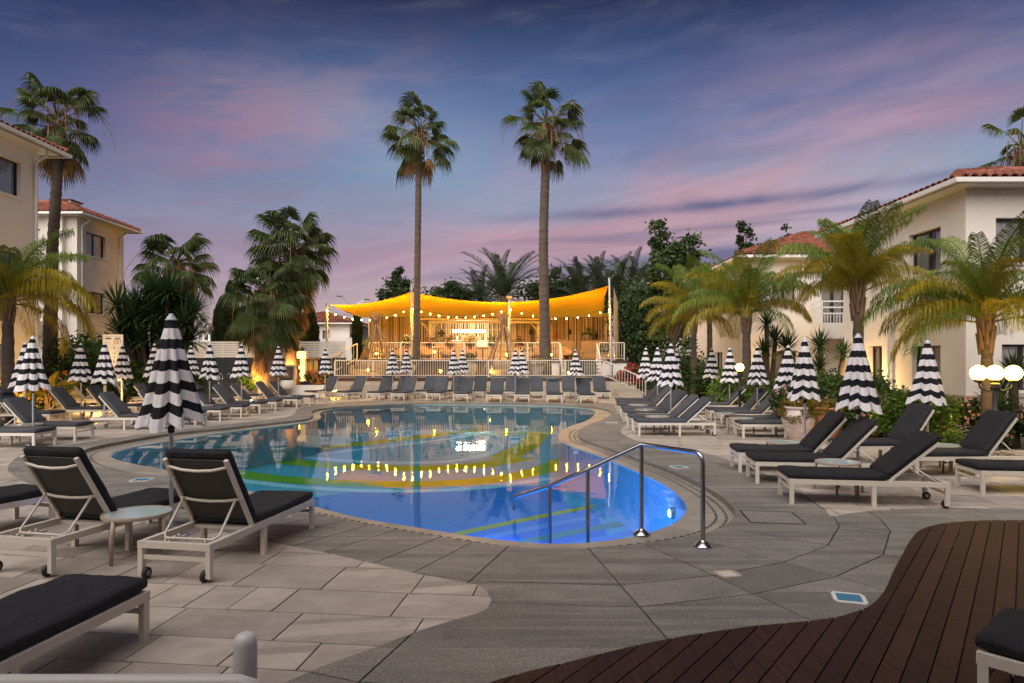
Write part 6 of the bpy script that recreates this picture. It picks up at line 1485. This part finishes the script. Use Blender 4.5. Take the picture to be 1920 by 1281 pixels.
# palm top peeping over the right roof
x0 = XU(1915, 30); fan_palm(x0, 30, 0, [(0, 0, 0), (0, 0, 6), px3(1915, 285, 30, x0, 30, 0)], [.25, .22, .2], 'fan palm top peeping over the right roof at the edge', GT, .95, 18, 14, 43, low=-30, stalks=7)
x0 = XU(395, 95); fan_palm(x0, 95, 0, [(0, 0, 0), (0, 0, 2), px3(395, 615, 95, x0, 95, 0)], [.25, .22, .2], 'tiny distant palm above the low ochre house', GT, 1.0, 20, 4, 47, low=-30, stalks=0)
# queen palms
QE = [80, 66, 52, 38, 20, 2]
QF = {e: [frond(2.7, e, {80: 60, 66: 78, 52: 92}.get(e, 96), 112, .68, .92, L_queen, e + i * 5, .019) for i in range(2)] for e in QE}
QY = {e: [frond(2.6, e, {80: 62, 66: 82, 52: 96}.get(e, 104), 112, .66, .97, L_queeny, 90 + e + i * 5, .019) for i in range(2)] for e in QE}
def queen(x, y, z0, h, label, sc, n, yel, seed, r=.16, extra=(), low=8):
    R = random.Random(seed); t = thing('queen_palm', label, 'palm tree', (x, y, z0), 0, 'queen palms in the garden')
    trunk(t, [(0, 0, -.1), (.02, 0, h * .5), (0, 0, h)], [r * 1.15, r, r * .9, r * .75], m_trunk, True, 12, seed)
    b = MB()
    for i in range(26):
        a = i * 2.4; hh = -.7 + .9 * i / 26; rr = r * .8; b.tube([(rr * cos(a), rr * sin(a), h + hh - .1), ((rr + .08) * cos(a), (rr + .08) * sin(a), h + hh + .35)], [.05, .02], 4)
    O('leaf_bases', b.mesh('leaf_bases', m_trunkd), t)
    for i in range(n):
        k = i / n; e = 84 + (low - 84) * k; e_ = min(QE, key=lambda q: abs(q - e)); tab = QY if R.random() < yel * (.4 + k) else QF
        place(t, 'frond', R.choice(tab[e_]), Vector((0, 0, h + .1 - .25 * k)), i * 137.5 + R.uniform(-25, 25), sc * R.uniform(.85, 1.12), R.uniform(-.2, .2))
    for azd, e_, s_, y_ in extra: place(t, 'frond', (QY if y_ else QF)[e_][0], Vector((0, 0, h)), azd, s_)
    return t
queen(XU(1399, 25), 25, 0, ZV(585, 25), 'queen palm beside the single globe lamp on the right', 1.0, 27, .4, 3, low=24, extra=((75, 38, 1.15, 1), (95, 20, 1.1, 1), (-80, 38, 1.05, 1)))
queen(XU(1608, 17.3), 17.3, 0, ZV(545, 17.3), 'queen palm with upright yellow-green fronds against the right house', .84, 30, .75, 5, r=.135, low=40)
queen(XU(1849, 14.2), 14.2, 0, ZV(596, 14.2), 'queen palm over the three-globe lamp at the right edge', .84, 25, .5, 8, r=.115, low=22, extra=((86, 38, 1.02, 0), (112, 20, .9, 0)))
queen(XU(1300, 28), 28, 0, ZV(590, 28), 'low drooping queen palm left of the second right house', .95, 22, .7, 11, r=.13)
queen(XU(1330, 30.5), 30.5, 0, ZV(570, 30.5), 'queen palm just behind the low drooping one on the right', .9, 20, .4, 13, r=.13)
queen(XU(14, 20.4), 20.4, 0, ZV(560, 20.4), 'queen palm at the left edge arching a long yellow frond', .95, 27, .75, 19, r=.17, extra=((-84, 38, 1.12, 1), (-70, 20, 1.0, 1), (-100, 52, 1.0, 1)))
queen(XU(95, 22.5), 22.5, 0, .55, 'small yellow palm tuft among the left parasols', .42, 9, 1.2, 21, r=.1)
# date palms behind the bar
DE = [80, 66, 52, 36, 18, 0]
DF = {e: [frond(3.9, e, 55 if e > 20 else 62, 58, .46, .12, L_date, 200 + e + i, .04, .8, .5) for i in range(2)] for e in DE}
def date(u, v, Y, label, sc, n, seed):
    R = random.Random(seed); x = XU(u, Y); h = ZV(v, Y); t = thing('date_palm', label, 'palm tree', (x, Y, 0), 0, 'date palms behind the bar')
    trunk(t, [(0, 0, 0), (0, 0, h * .5), (0, 0, h)], [.4, .36, .36], m_trunkd, True, 12, seed)
    for i in range(n):
        k = i / n; e_ = min(DE, key=lambda q: abs(q - (84 - 84 * k))); place(t, 'frond', R.choice(DF[e_]), Vector((0, 0, h - .3 * k)), i * 137.5 + R.uniform(-20, 20), sc * R.uniform(.85, 1.1), R.uniform(-.2, .2))
date(945, 556, 55, 'big date palm behind the middle of the yellow sail', 1.2, 44, 1); date(905, 570, 58, 'date palm behind the sail left of the biggest one', 1.05, 34, 2)
date(1085, 556, 54, 'date palm just right of the thick palm trunk behind the sail', 1.05, 38, 3); date(1160, 565, 52, 'date palm behind the right end of the sail', 1.05, 38, 4); date(1128, 545, 56, 'date palm between the thick trunk and the right mast', 1.0, 36, 7); date(1188, 548, 54, 'date palm fanning out right of the right mast', 1.0, 36, 8); date(1205, 590, 50, 'low date palm right of the cloth side screen', .85, 28, 6)
# yuccas
def rosette(n, L, mt, seed, wid=.05):
    R = random.Random(seed); m = MB()
    for i in range(n):
        z = 1 - 1.45 * (i + .5) / n; a = i * 2.39996; e = math.asin(max(-1, min(1, z))); d = Vector((cos(e) * cos(a), cos(e) * sin(a), sin(e))); l = L * R.uniform(.8, 1.1)
        sd = d.cross(Vector((0, 0, 1))); sd = sd.normalized() * wid / 2 if sd.length > .02 else Vector((wid / 2, 0, 0)); p0 = d * .05; p1 = d * l * .6; p2 = d * l + Vector((0, 0, -.12 * l * (1 - max(0, z))))
        m.add([p0 - sd * .7, p0 + sd * .7, p1 - sd, p1 + sd, p2], [(0, 1, 3, 2), (2, 3, 4)])
    return m.mesh('leaf_rosette', mt)
ROS = [rosette(120, .85, L_yuc, s) for s in (1, 2, 3)]
def yucca(x, y, heads, label, sc, seed):
    R = random.Random(seed); t = thing('yucca', label, 'yucca', (x, y, 0), 0, 'yuccas in the garden')
    for (hx, hy, hz) in heads:
        trunk(t, [(hx * .15, hy * .15, -.05), (hx * .6, hy * .6, hz * .5), (hx, hy, hz)], [.13, .1, .08], m_bark, False, 8, seed); O('leaf_rosette', R.choice(ROS), t, M=Matrix.Translation((hx, hy, hz)) @ Matrix.Rotation(R.random() * 6, 4, 'Z') @ Matrix.Scale(sc * R.uniform(.85, 1.15), 4))
R = random.Random(5); Y = 29.5
yucca(XU(292, Y), Y, [((u - 292) * Y / 1280, R.uniform(-.6, .6), ZV(v, Y)) for u, v in [(235, 600), (250, 575), (275, 560), (300, 555), (322, 572), (345, 585), (358, 610), (290, 590), (312, 605), (268, 612), (335, 625), (240, 625), (300, 630), (228, 575), (365, 585), (285, 545), (330, 550), (255, 600), (320, 590), (225, 645), (350, 640), (275, 640), (310, 650)]], 'large many-headed yucca behind the near parasol', 1.35, 2)
Y = 26.0; yucca(XU(1440, Y), Y, [((u - 1440) * Y / 1280, R.uniform(-.4, .4), ZV(v, Y)) for u, v in [(1432, 610), (1455, 640), (1470, 655), (1425, 660)]], 'yucca between the palm trunk and the second right house', .95, 3)
Y = 22.0; yucca(XU(1555, Y), Y, [((u - 1555) * Y / 1280, R.uniform(-.4, .4), ZV(v, Y)) for u, v in [(1545, 650), (1575, 665), (1530, 690)]], 'yucca with bare stem left of the tall yellow-green palm', .8, 4)
Y = 14.6; yucca(XU(1900, Y), Y, [((u - 1900) * Y / 1280, R.uniform(-.3, .3), ZV(v, Y)) for u, v in [(1890, 745), (1915, 700), (1860, 770)]], 'spiky yucca under the three-globe lamp at the right edge', .75, 6)
# leafy crowns: clumps of small leaf faces with gaps
def leafcloud(clumps, n, size, seed, spread=.16):
    R = random.Random(seed); m = MB()
    for (c, r) in clumps:
        for _ in range(n):
            v = Vector((R.gauss(0, 1), R.gauss(0, 1), R.gauss(0, 1))); v.normalize(); q = Vector(c) + Vector((v.x, v.y, v.z * .8)) * r * (R.random() ** .5 + abs(R.gauss(0, spread)))
            d = Vector((R.gauss(0, 1), R.gauss(0, 1), R.gauss(0, .6))); d.normalize(); s_ = d.orthogonal().normalized(); s_.rotate(Matrix.Rotation(R.random() * 6.28, 3, d)); z = size * R.uniform(.6, 1.35)
            m.add([q - d * z * .6, q + s_ * z * .32, q + d * z * .6, q - s_ * z * .32], [(0, 1, 2, 3)])
    return m
def tree(u, Y, z0, h, label, clumps, n, size, mt, seed, group, tr=.16):
    t = thing('tree', label, 'tree', (XU(u, Y), Y, z0), 0, group); R = random.Random(seed)
    trunk(t, [(0, 0, -.1), (R.uniform(-.2, .2), 0, h * .4), (R.uniform(-.3, .3), 0, h * .75)], [tr, tr * .8, tr * .5], m_bark, False, 8, seed)
    b = MB()
    for c, r in clumps: b.tube([(0, 0, h * .3), (c[0] * .5, c[1] * .5, (c[2] + h * .35) * .5), c], [tr * .5, tr * .3, tr * .1], 5)
    cl2 = []
    for c, r in clumps:
        root = Vector((0, 0, (c[2] + h * .35) * .5)).lerp(Vector(c), .55); C = Vector(c)
        for _ in range(9):
            q = root.lerp(C, R.uniform(.0, 1.12)) + Vector((R.gauss(0, .45), R.gauss(0, .45), R.gauss(0, .4))) * r; cl2.append((tuple(q), r * R.uniform(.22, .62)))
    clumps = cl2; n = int(n / 4)
    O('limbs', b.mesh('limbs', m_bark), t); O('crown', leafcloud(clumps, n, size, seed, .75).mesh('crown', mt), t)
GTR = 'dark leafy trees behind the bar and houses'
def rc(R, n, w, h0, h1, r): return [((R.uniform(-w, w), R.uniform(-w * .6, w * .6), R.uniform(h0, h1)), r * R.uniform(.6, 1.25)) for _ in range(n)]
R = random.Random(12); Y = 43.0; pts = [(1235, 425), (1228, 450), (1258, 470), (1290, 445), (1275, 490), (1300, 480), (1225, 505), (1245, 520), (1285, 530), (1310, 520), (1230, 555), (1265, 565), (1295, 575), (1240, 600), (1280, 610), (1215, 530), (1312, 560)]
tree(1262, Y, 0, 9, 'tall dark leafy tree with gaps right of the bar', [(((u - 1262) * Y / 1280, R.uniform(-1.2, 1.2), ZV(v, Y)), R.uniform(.35, .8)) for u, v in pts], 330, .25, L_dark, 12, GTR, .22)
Y = 46.0; tree(1405, Y, 0, 9, 'dark treetop sticking up behind the queen palm on the right', [(((u - 1405) * Y / 1280, R.uniform(-.6, .6), ZV(v, Y)), r) for u, v, r in [(1388, 420, .3), (1396, 436, .4), (1406, 455, .55), (1415, 470, .6), (1400, 490, .8), (1425, 500, .9), (1380, 520, .9)]], 170, .24, L_dark, 13, GTR)
tree(1472, Y, 0, 9, 'small dark treetop above the second right roof', [(((u - 1472) * Y / 1280, 0, ZV(v, Y)), r) for u, v, r in [(1466, 440, .35), (1476, 450, .4), (1470, 465, .5), (1472, 490, .7)]], 170, .22, L_dark, 14, GTR)
Y = 60.0; tree(745, Y, 0, 8, 'dark tree behind the left peak of the sail', [(((u - 745) * Y / 1280, R.uniform(-1, 1), ZV(v, Y)), r) for u, v, r in [(742, 510, .4), (740, 525, .6), (755, 535, .8), (725, 548, .7), (770, 545, .8), (745, 560, 1.2), (715, 565, .8), (775, 570, 1.2)]], 420, .26, L_dark, 15, GTR)
tree(845, Y, 0, 8, 'dark tree behind the sail left of the date palms', [(((u - 845) * Y / 1280, R.uniform(-1, 1), ZV(v, Y)), r) for u, v, r in [(820, 550, .9), (845, 540, .9), (870, 548, 1.0), (835, 570, 1.3), (880, 572, 1.3), (805, 575, .9)]], 620, .26, L_dark, 16, GTR)
tree(1040, Y - 2, 0, 8, 'dark tree filling the gap behind the thick palm trunk', [(((u - 1040) * Y / 1280, R.uniform(-1, 1), ZV(v, Y)), r) for u, v, r in [(1015, 545, 1.2), (1045, 530, 1.2), (1070, 555, 1.3), (1030, 580, 1.4), (1110, 575, 1.3), (1140, 560, 1.2)]], 620, .26, L_dark, 17, GTR)
Y = 44.5; tree(1200, Y, 0, 6, 'dense dark tree right of the cloth side screen', [(((u - 1200) * Y / 1280, R.uniform(-1.2, 1.2), ZV(v, Y)), r) for u, v, r in [(1190, 545, .8), (1175, 575, 1.0), (1205, 570, 1.1), (1190, 610, 1.2), (1220, 600, 1.2), (1185, 645, 1.3), (1215, 640, 1.3), (1240, 640, 1.2), (1200, 675, 1.2), (1230, 675, 1.1)]], 900, .2, L_dark, 18, GTR)
# cypresses
def cypress(u, v, Y, w, label, seed):
    h = ZV(v, Y); t = thing('cypress', label, 'cypress', (XU(u, Y), Y, 0), 0, 'cypresses by the fence'); R = random.Random(seed); m = MB()
    O('trunk', MB().cyl((0, 0, 0), (0, 0, h * .8), .12, .03).mesh('trunk', m_bark), t)
    for _ in range(5200):
        k = R.random() ** .8; z = .5 + (h - .5) * k; r = w * min(1, (1 - k) * 3.2) ** .7 * (.75 + .25 * noise.noise(Vector((k * 9, seed, R.random()))))
        a = R.uniform(0, 6.28); rr = r * R.random() ** .35; q = Vector((rr * cos(a), rr * sin(a), z)); d = Vector((cos(a) * .35, sin(a) * .35, 1)).normalized(); s_ = d.orthogonal(); s_.rotate(Matrix.Rotation(R.random() * 6.28, 3, d)); zz = R.uniform(.1, .24)
        m.add([q, q + s_ * zz * .3, q + d * zz, q - s_ * zz * .3], [(0, 1, 2, 3)])
    O('crown', m.mesh('crown', L_cyp), t)
cypress(432, 530, 44, .85, 'slim dark cypress left of the shaggy palms', 1); cypress(415, 560, 46, .7, 'shorter dark cypress by the slat fence', 2); cypress(580, 570, 44.5, .75, 'dark cypress just right of the shaggy palms', 3); cypress(670, 575, 46, .42, 'slim cypress left of the yellow sail in front of the white house', 4); cypress(231, 530, 47, .3, 'thin distant cypress right of the left houses', 5)
# shrubs and flowering hedges
def shrub(x, y, w, d, h, label, mt, seed, n=900, size=.11, flowers=None, nf=70, group='shrubs in the garden', z0=0, fs=.028):
    R = random.Random(seed); t = thing('shrub', label, 'shrub', (x, y, z0), 0, group)
    k = max(5, int(w * d * 3.2)); cl = [((R.uniform(-w / 2, w / 2) * .85, R.uniform(-d / 2, d / 2) * .85, R.uniform(.22, .8) * h), min(w, d, h) * R.uniform(.26, .42)) for _ in range(k)]
    O('foliage', leafcloud(cl, max(60, int(n * w * d / k * 1.2)), size, seed).mesh('foliage', mt), t)
    st_ = MB()
    for c, r in cl: st_.tube([(c[0] * .3, c[1] * .3, 0), c], [.02, .008], 4)
    O('stems', st_.mesh('stems', m_bark), t)
    if flowers:
        f = MB()
        for _ in range(nf):
            c, r = R.choice(cl); v = Vector((R.gauss(0, 1), -abs(R.gauss(0, 1)) * 1.0, R.gauss(.3, .8))).normalized(); q = Vector(c) + v * r * R.uniform(.92, 1.1)
            for j in range(4):
                a = j * pi / 2 + R.random(); s1 = Vector((cos(a), -.3, sin(a))) * fs; s2 = Vector((cos(a + .9), -.3, sin(a + .9))) * fs; f.add([q, q + s1, q + (s1 + s2) * .75, q + s2], [(0, 1, 2, 3)])
        O('flowers', f.mesh('flowers', flowers), t)
GSH = 'shrubs in the garden'
shrub(7.4, 17.0, 1.5, 1.2, 1.25, 'dark shrub with pink flowers behind the whitewashed pot', L_shrub, 1, 2100, .085, F_pk, 80)
shrub(8.5, 16.3, 1.6, 1.2, 1.2, 'flowering shrub with pink blossoms under the large right parasol', L_shrub, 2, 2100, .085, F_pk, 150)
shrub(9.0, 15.2, 2.0, 1.2, 1.15, 'bright green feathery shrub before the right house', L_bright, 3, 2900, .075)
shrub(10.5, 14.7, 1.7, 1.0, .95, 'shrub with small pink flowers left of the three-globe lamp', L_shrub, 4, 2300, .08, F_pk, 120)
shrub(11.8, 14.0, 1.8, 1.0, .8, 'low flowering shrub at the right edge under the lamp', L_shrub, 5, 2000, .08, F_pk, 110)
shrub(9.3, 18.6, 2.2, 2.0, 1.5, 'bushy green shrub by the right house wall', L_shrub, 6, 1500, .1)
shrub(9.4, 22.0, 2.0, 2.4, 1.3, 'green shrub in the bed behind the garden loungers', L_shrub, 7, 1400, .1, F_pk, 60)
shrub(8.6, 25.0, 2.2, 1.6, 1.5, 'green shrub under the single globe lamp', L_bright, 8, 1300, .11); shrub(8.1, 28.6, 2.2, 1.6, 1.9, 'dark shrub under the low queen palms', L_shrub, 9, 1200, .12); shrub(7.3, 32.5, 1.4, 1.6, 1.2, 'green shrub at the foot of the right terrace stair', L_shrub, 10, 1200, .12)
shrub(XU(1187, 36.2), 36.2, 1.4, 1.2, 1.7, 'bougainvillea with dark red flowers at the right end of the terrace', L_shrub, 11, 1000, .12, F_red, 170, fs=.055)
shrub(9.4, 35.8, 3.8, 2.4, 2.6, 'tall dark hedge right of the terrace', L_dark, 12, 700, .15)
shrub(XU(30, 22.6), 22.6, 2.4, 1.2, 1.15, 'low hedge with orange flowers at the left edge', L_shrub, 13, 1600, .1, F_or, 260, fs=.04); shrub(XU(85, 25.2), 25.2, 2.0, 1.4, 1.3, 'hedge with orange flowers behind the left loungers', L_shrub, 14, 1400, .1, F_or, 190, fs=.04)
shrub(XU(125, 28), 28.2, 2.6, 1.8, 3.0, 'tall leafy shrub left of the notice board', L_shrub, 15, 1100, .14); shrub(XU(190, 29.5), 29.8, 2.2, 1.6, 3.3, 'tall leafy shrub behind the notice board', L_shrub, 16, 1000, .14); shrub(XU(262, 29), 28.4, 2.4, 1.2, 1.9, 'leafy shrub right of the notice board under the yucca', L_shrub, 17, 1200, .12)
shrub(XU(235, 27), 27.2, 2.8, .9, .95, 'clipped green hedge behind the beige loungers', L_dark, 18, 1900, .09); shrub(XU(335, 33), 33, 2.4, 1.6, 2.0, 'dark shrub under the stout fan palm', L_dark, 19, 900, .14)
shrub(XU(592, 35), 35.4, 1.2, .8, 1.3, 'bush with yellow and red flowers left of the terrace steps', L_bright, 20, 1500, .1, F_or, 60, fs=.06); shrub(XU(470, 34), 34.2, 1.8, .7, .6, 'low green plants on the white wall below the shaggy palm', L_bright, 21, 1400, .1, z0=.4)
# ---------------------------------------------------------------- pots and planters
AMPH = [(.17, 0), (.2, .03), (.3, .25), (.36, .48), (.34, .62), (.27, .72), (.30, .77), (.30, .80), (.25, .80), (.24, .74)]
CONE = [(.17, 0), (.19, .02), (.31, .55), (.35, .57), (.35, .64), (.31, .64), (.28, .56)]
def pot(x, y, z, prof, sc, mt, label, leaf, seed, flowers=None, spill=.3, lh=.3, nleaf=420, size=.07):
    t = thing('plant_pot', label, 'plant pot', (x, y, z), 0, 'plant pots'); R = random.Random(seed); top = prof[-1][1] * sc; pr = [(a * sc, b * sc) for a, b in prof]
    O('pot', MB().lathe(pr, 28, fn=lambda a, zz: 1 + .012 * sin(zz * 60 / sc)).mesh('pot', mt, ang=40), t); O('soil', MB().lathe([(1e-6, top - .01), (prof[-1][0] * sc, top - .012)], 18).mesh('soil', m_soil), t)
    rt = prof[-1][0] * sc; cl = [((R.uniform(-1, 1) * rt * 1.05, R.uniform(-1, 1) * rt * 1.05, top + R.uniform(.02, lh)), lh * .55) for _ in range(7)]
    if spill: cl += [((cos(a) * rt * 1.35, sin(a) * rt * 1.35, top - R.uniform(.0, spill)), .09 * sc + .03) for a in [i * 6.28 / 12 for i in range(12)]]
    O('foliage', leafcloud(cl, nleaf // len(cl), size, seed).mesh('foliage', leaf), t)
    if flowers:
        f = MB()
        for _ in range(60):
            c, r = R.choice(cl); v = Vector((R.gauss(0, 1), R.gauss(0, 1), R.gauss(.3, 1))).normalized(); q = Vector(c) + v * r; f.sphere(q, .035, 5, 3)
        O('flowers', f.mesh('flowers', flowers), t)
x, y = G(1497, 828); pot(x, y, 0, AMPH, 1.0, m_limew, 'big whitewashed ribbed clay pot with trailing golden plant', L_gold, 1, None, .45, .2, 2600, .05)
x, y = XU(1550, 15.9), 15.9; pot(x, y, 0, AMPH, .95, m_terra, 'terracotta pot with golden foliage behind the near right loungers', L_gold, 2, None, .2, .22, 2000, .05)
for i, (u, Y, z, prof, sc, mt, lab, lf, fl) in enumerate([
    (880, 37.2, TZ, AMPH, 1.15, m_limew, 'large pale clay pot behind the paired parasols on the terrace', L_shrub, None), (1008, 37.3, TZ, CONE, 1.3, m_limew, 'pale conical pot with yellow plant left of the thick palm trunk', L_gold, None),
    (1133, 41.5, UZ, CONE, 1.1, m_limew, 'pale conical pot at the right end of the upper terrace', L_shrub, None), (632, 41.4, UZ, CONE, .95, m_limew, 'pale round pot with green plant at the left end of the upper terrace', L_shrub, None),
    (766, 37.4, TZ, AMPH, 1.1, m_limew, 'pale clay pot beside the slim palm trunk on the terrace', L_shrub, None), (1101, 46.9, 3.3, CONE, .75, m_limew, 'small pale bowl planter above the tan sofas', L_bright, None), (990, 42.5, UZ, AMPH, .9, m_limew, 'tall pale vase behind the upper railing', L_shrub, None)]):
    pot(XU(u, Y), Y, z, prof, sc, mt, lab, lf, 30 + i, fl, .1, .35, 500, .09)
for i, (u, fl, lf, lab) in enumerate([(688, None, L_bright, 'green planter on the upper railing left of the left tipi'), (762, F_wh, L_shrub, 'railing planter with white and red flowers by the slim palm'), (807, F_mag, L_shrub, 'railing planter with magenta flowers below the bar'), (843, F_red, L_bright, 'railing planter with mixed red flowers below the bar'), (882, None, L_gold, 'railing planter with golden foliage below the bar'), (924, None, L_bright, 'railing planter with green foliage left of the right tipi'), (974, F_red, L_shrub, 'railing planter with red geraniums right of the right tipi'), (1020, F_wh, L_shrub, 'railing planter with pale flowers behind the thick palm')]):
    pot(XU(u, 41.25), 41.3, ZV(655, 41.25), CONE, .62, m_terra, lab, lf, 60 + i, fl, .12, .38, 520, .085)
Yp = 36.4; t = thing('box_planter', 'square lit planter with succulents on top of the cane screen', 'plant pot', (XU(567, Yp), Yp, 1.95)); O('box', MB().box((0, 0, .2), (.48, .4, .4)).mesh('box', m_white), t); O('leaf_rosette', ROS[0], t, M=Matrix.Translation((0, 0, .42)) @ Matrix.Scale(.35, 4))
O('stand', MB().box((0, .1, -.6), (.3, .2, 1.2)).mesh('stand', m_block), t)
Yp = 33.9; t = thing('bowl_planter', 'white round bowl on a wire stand behind the left row', 'plant pot', (XU(538, Yp), Yp, 0)); O('bowl', MB().lathe([(.15, .42), (.3, .5), (.35, .66), (.3, .84), (.24, .88), (.2, .86)], 20).mesh('bowl', m_white, True), t)
for k in range(4): O('leg', MB().cyl((.2 * cos(k * 1.57), .2 * sin(k * 1.57), 0), (.16 * cos(k * 1.57), .16 * sin(k * 1.57), .45), .012, n=6).mesh('leg', m_black), t)
O('rim_cap', MB().lathe([(.2, .87), (.26, .88), (.26, .95), (.2, .95)], 16).mesh('rim_cap', m_black), t)
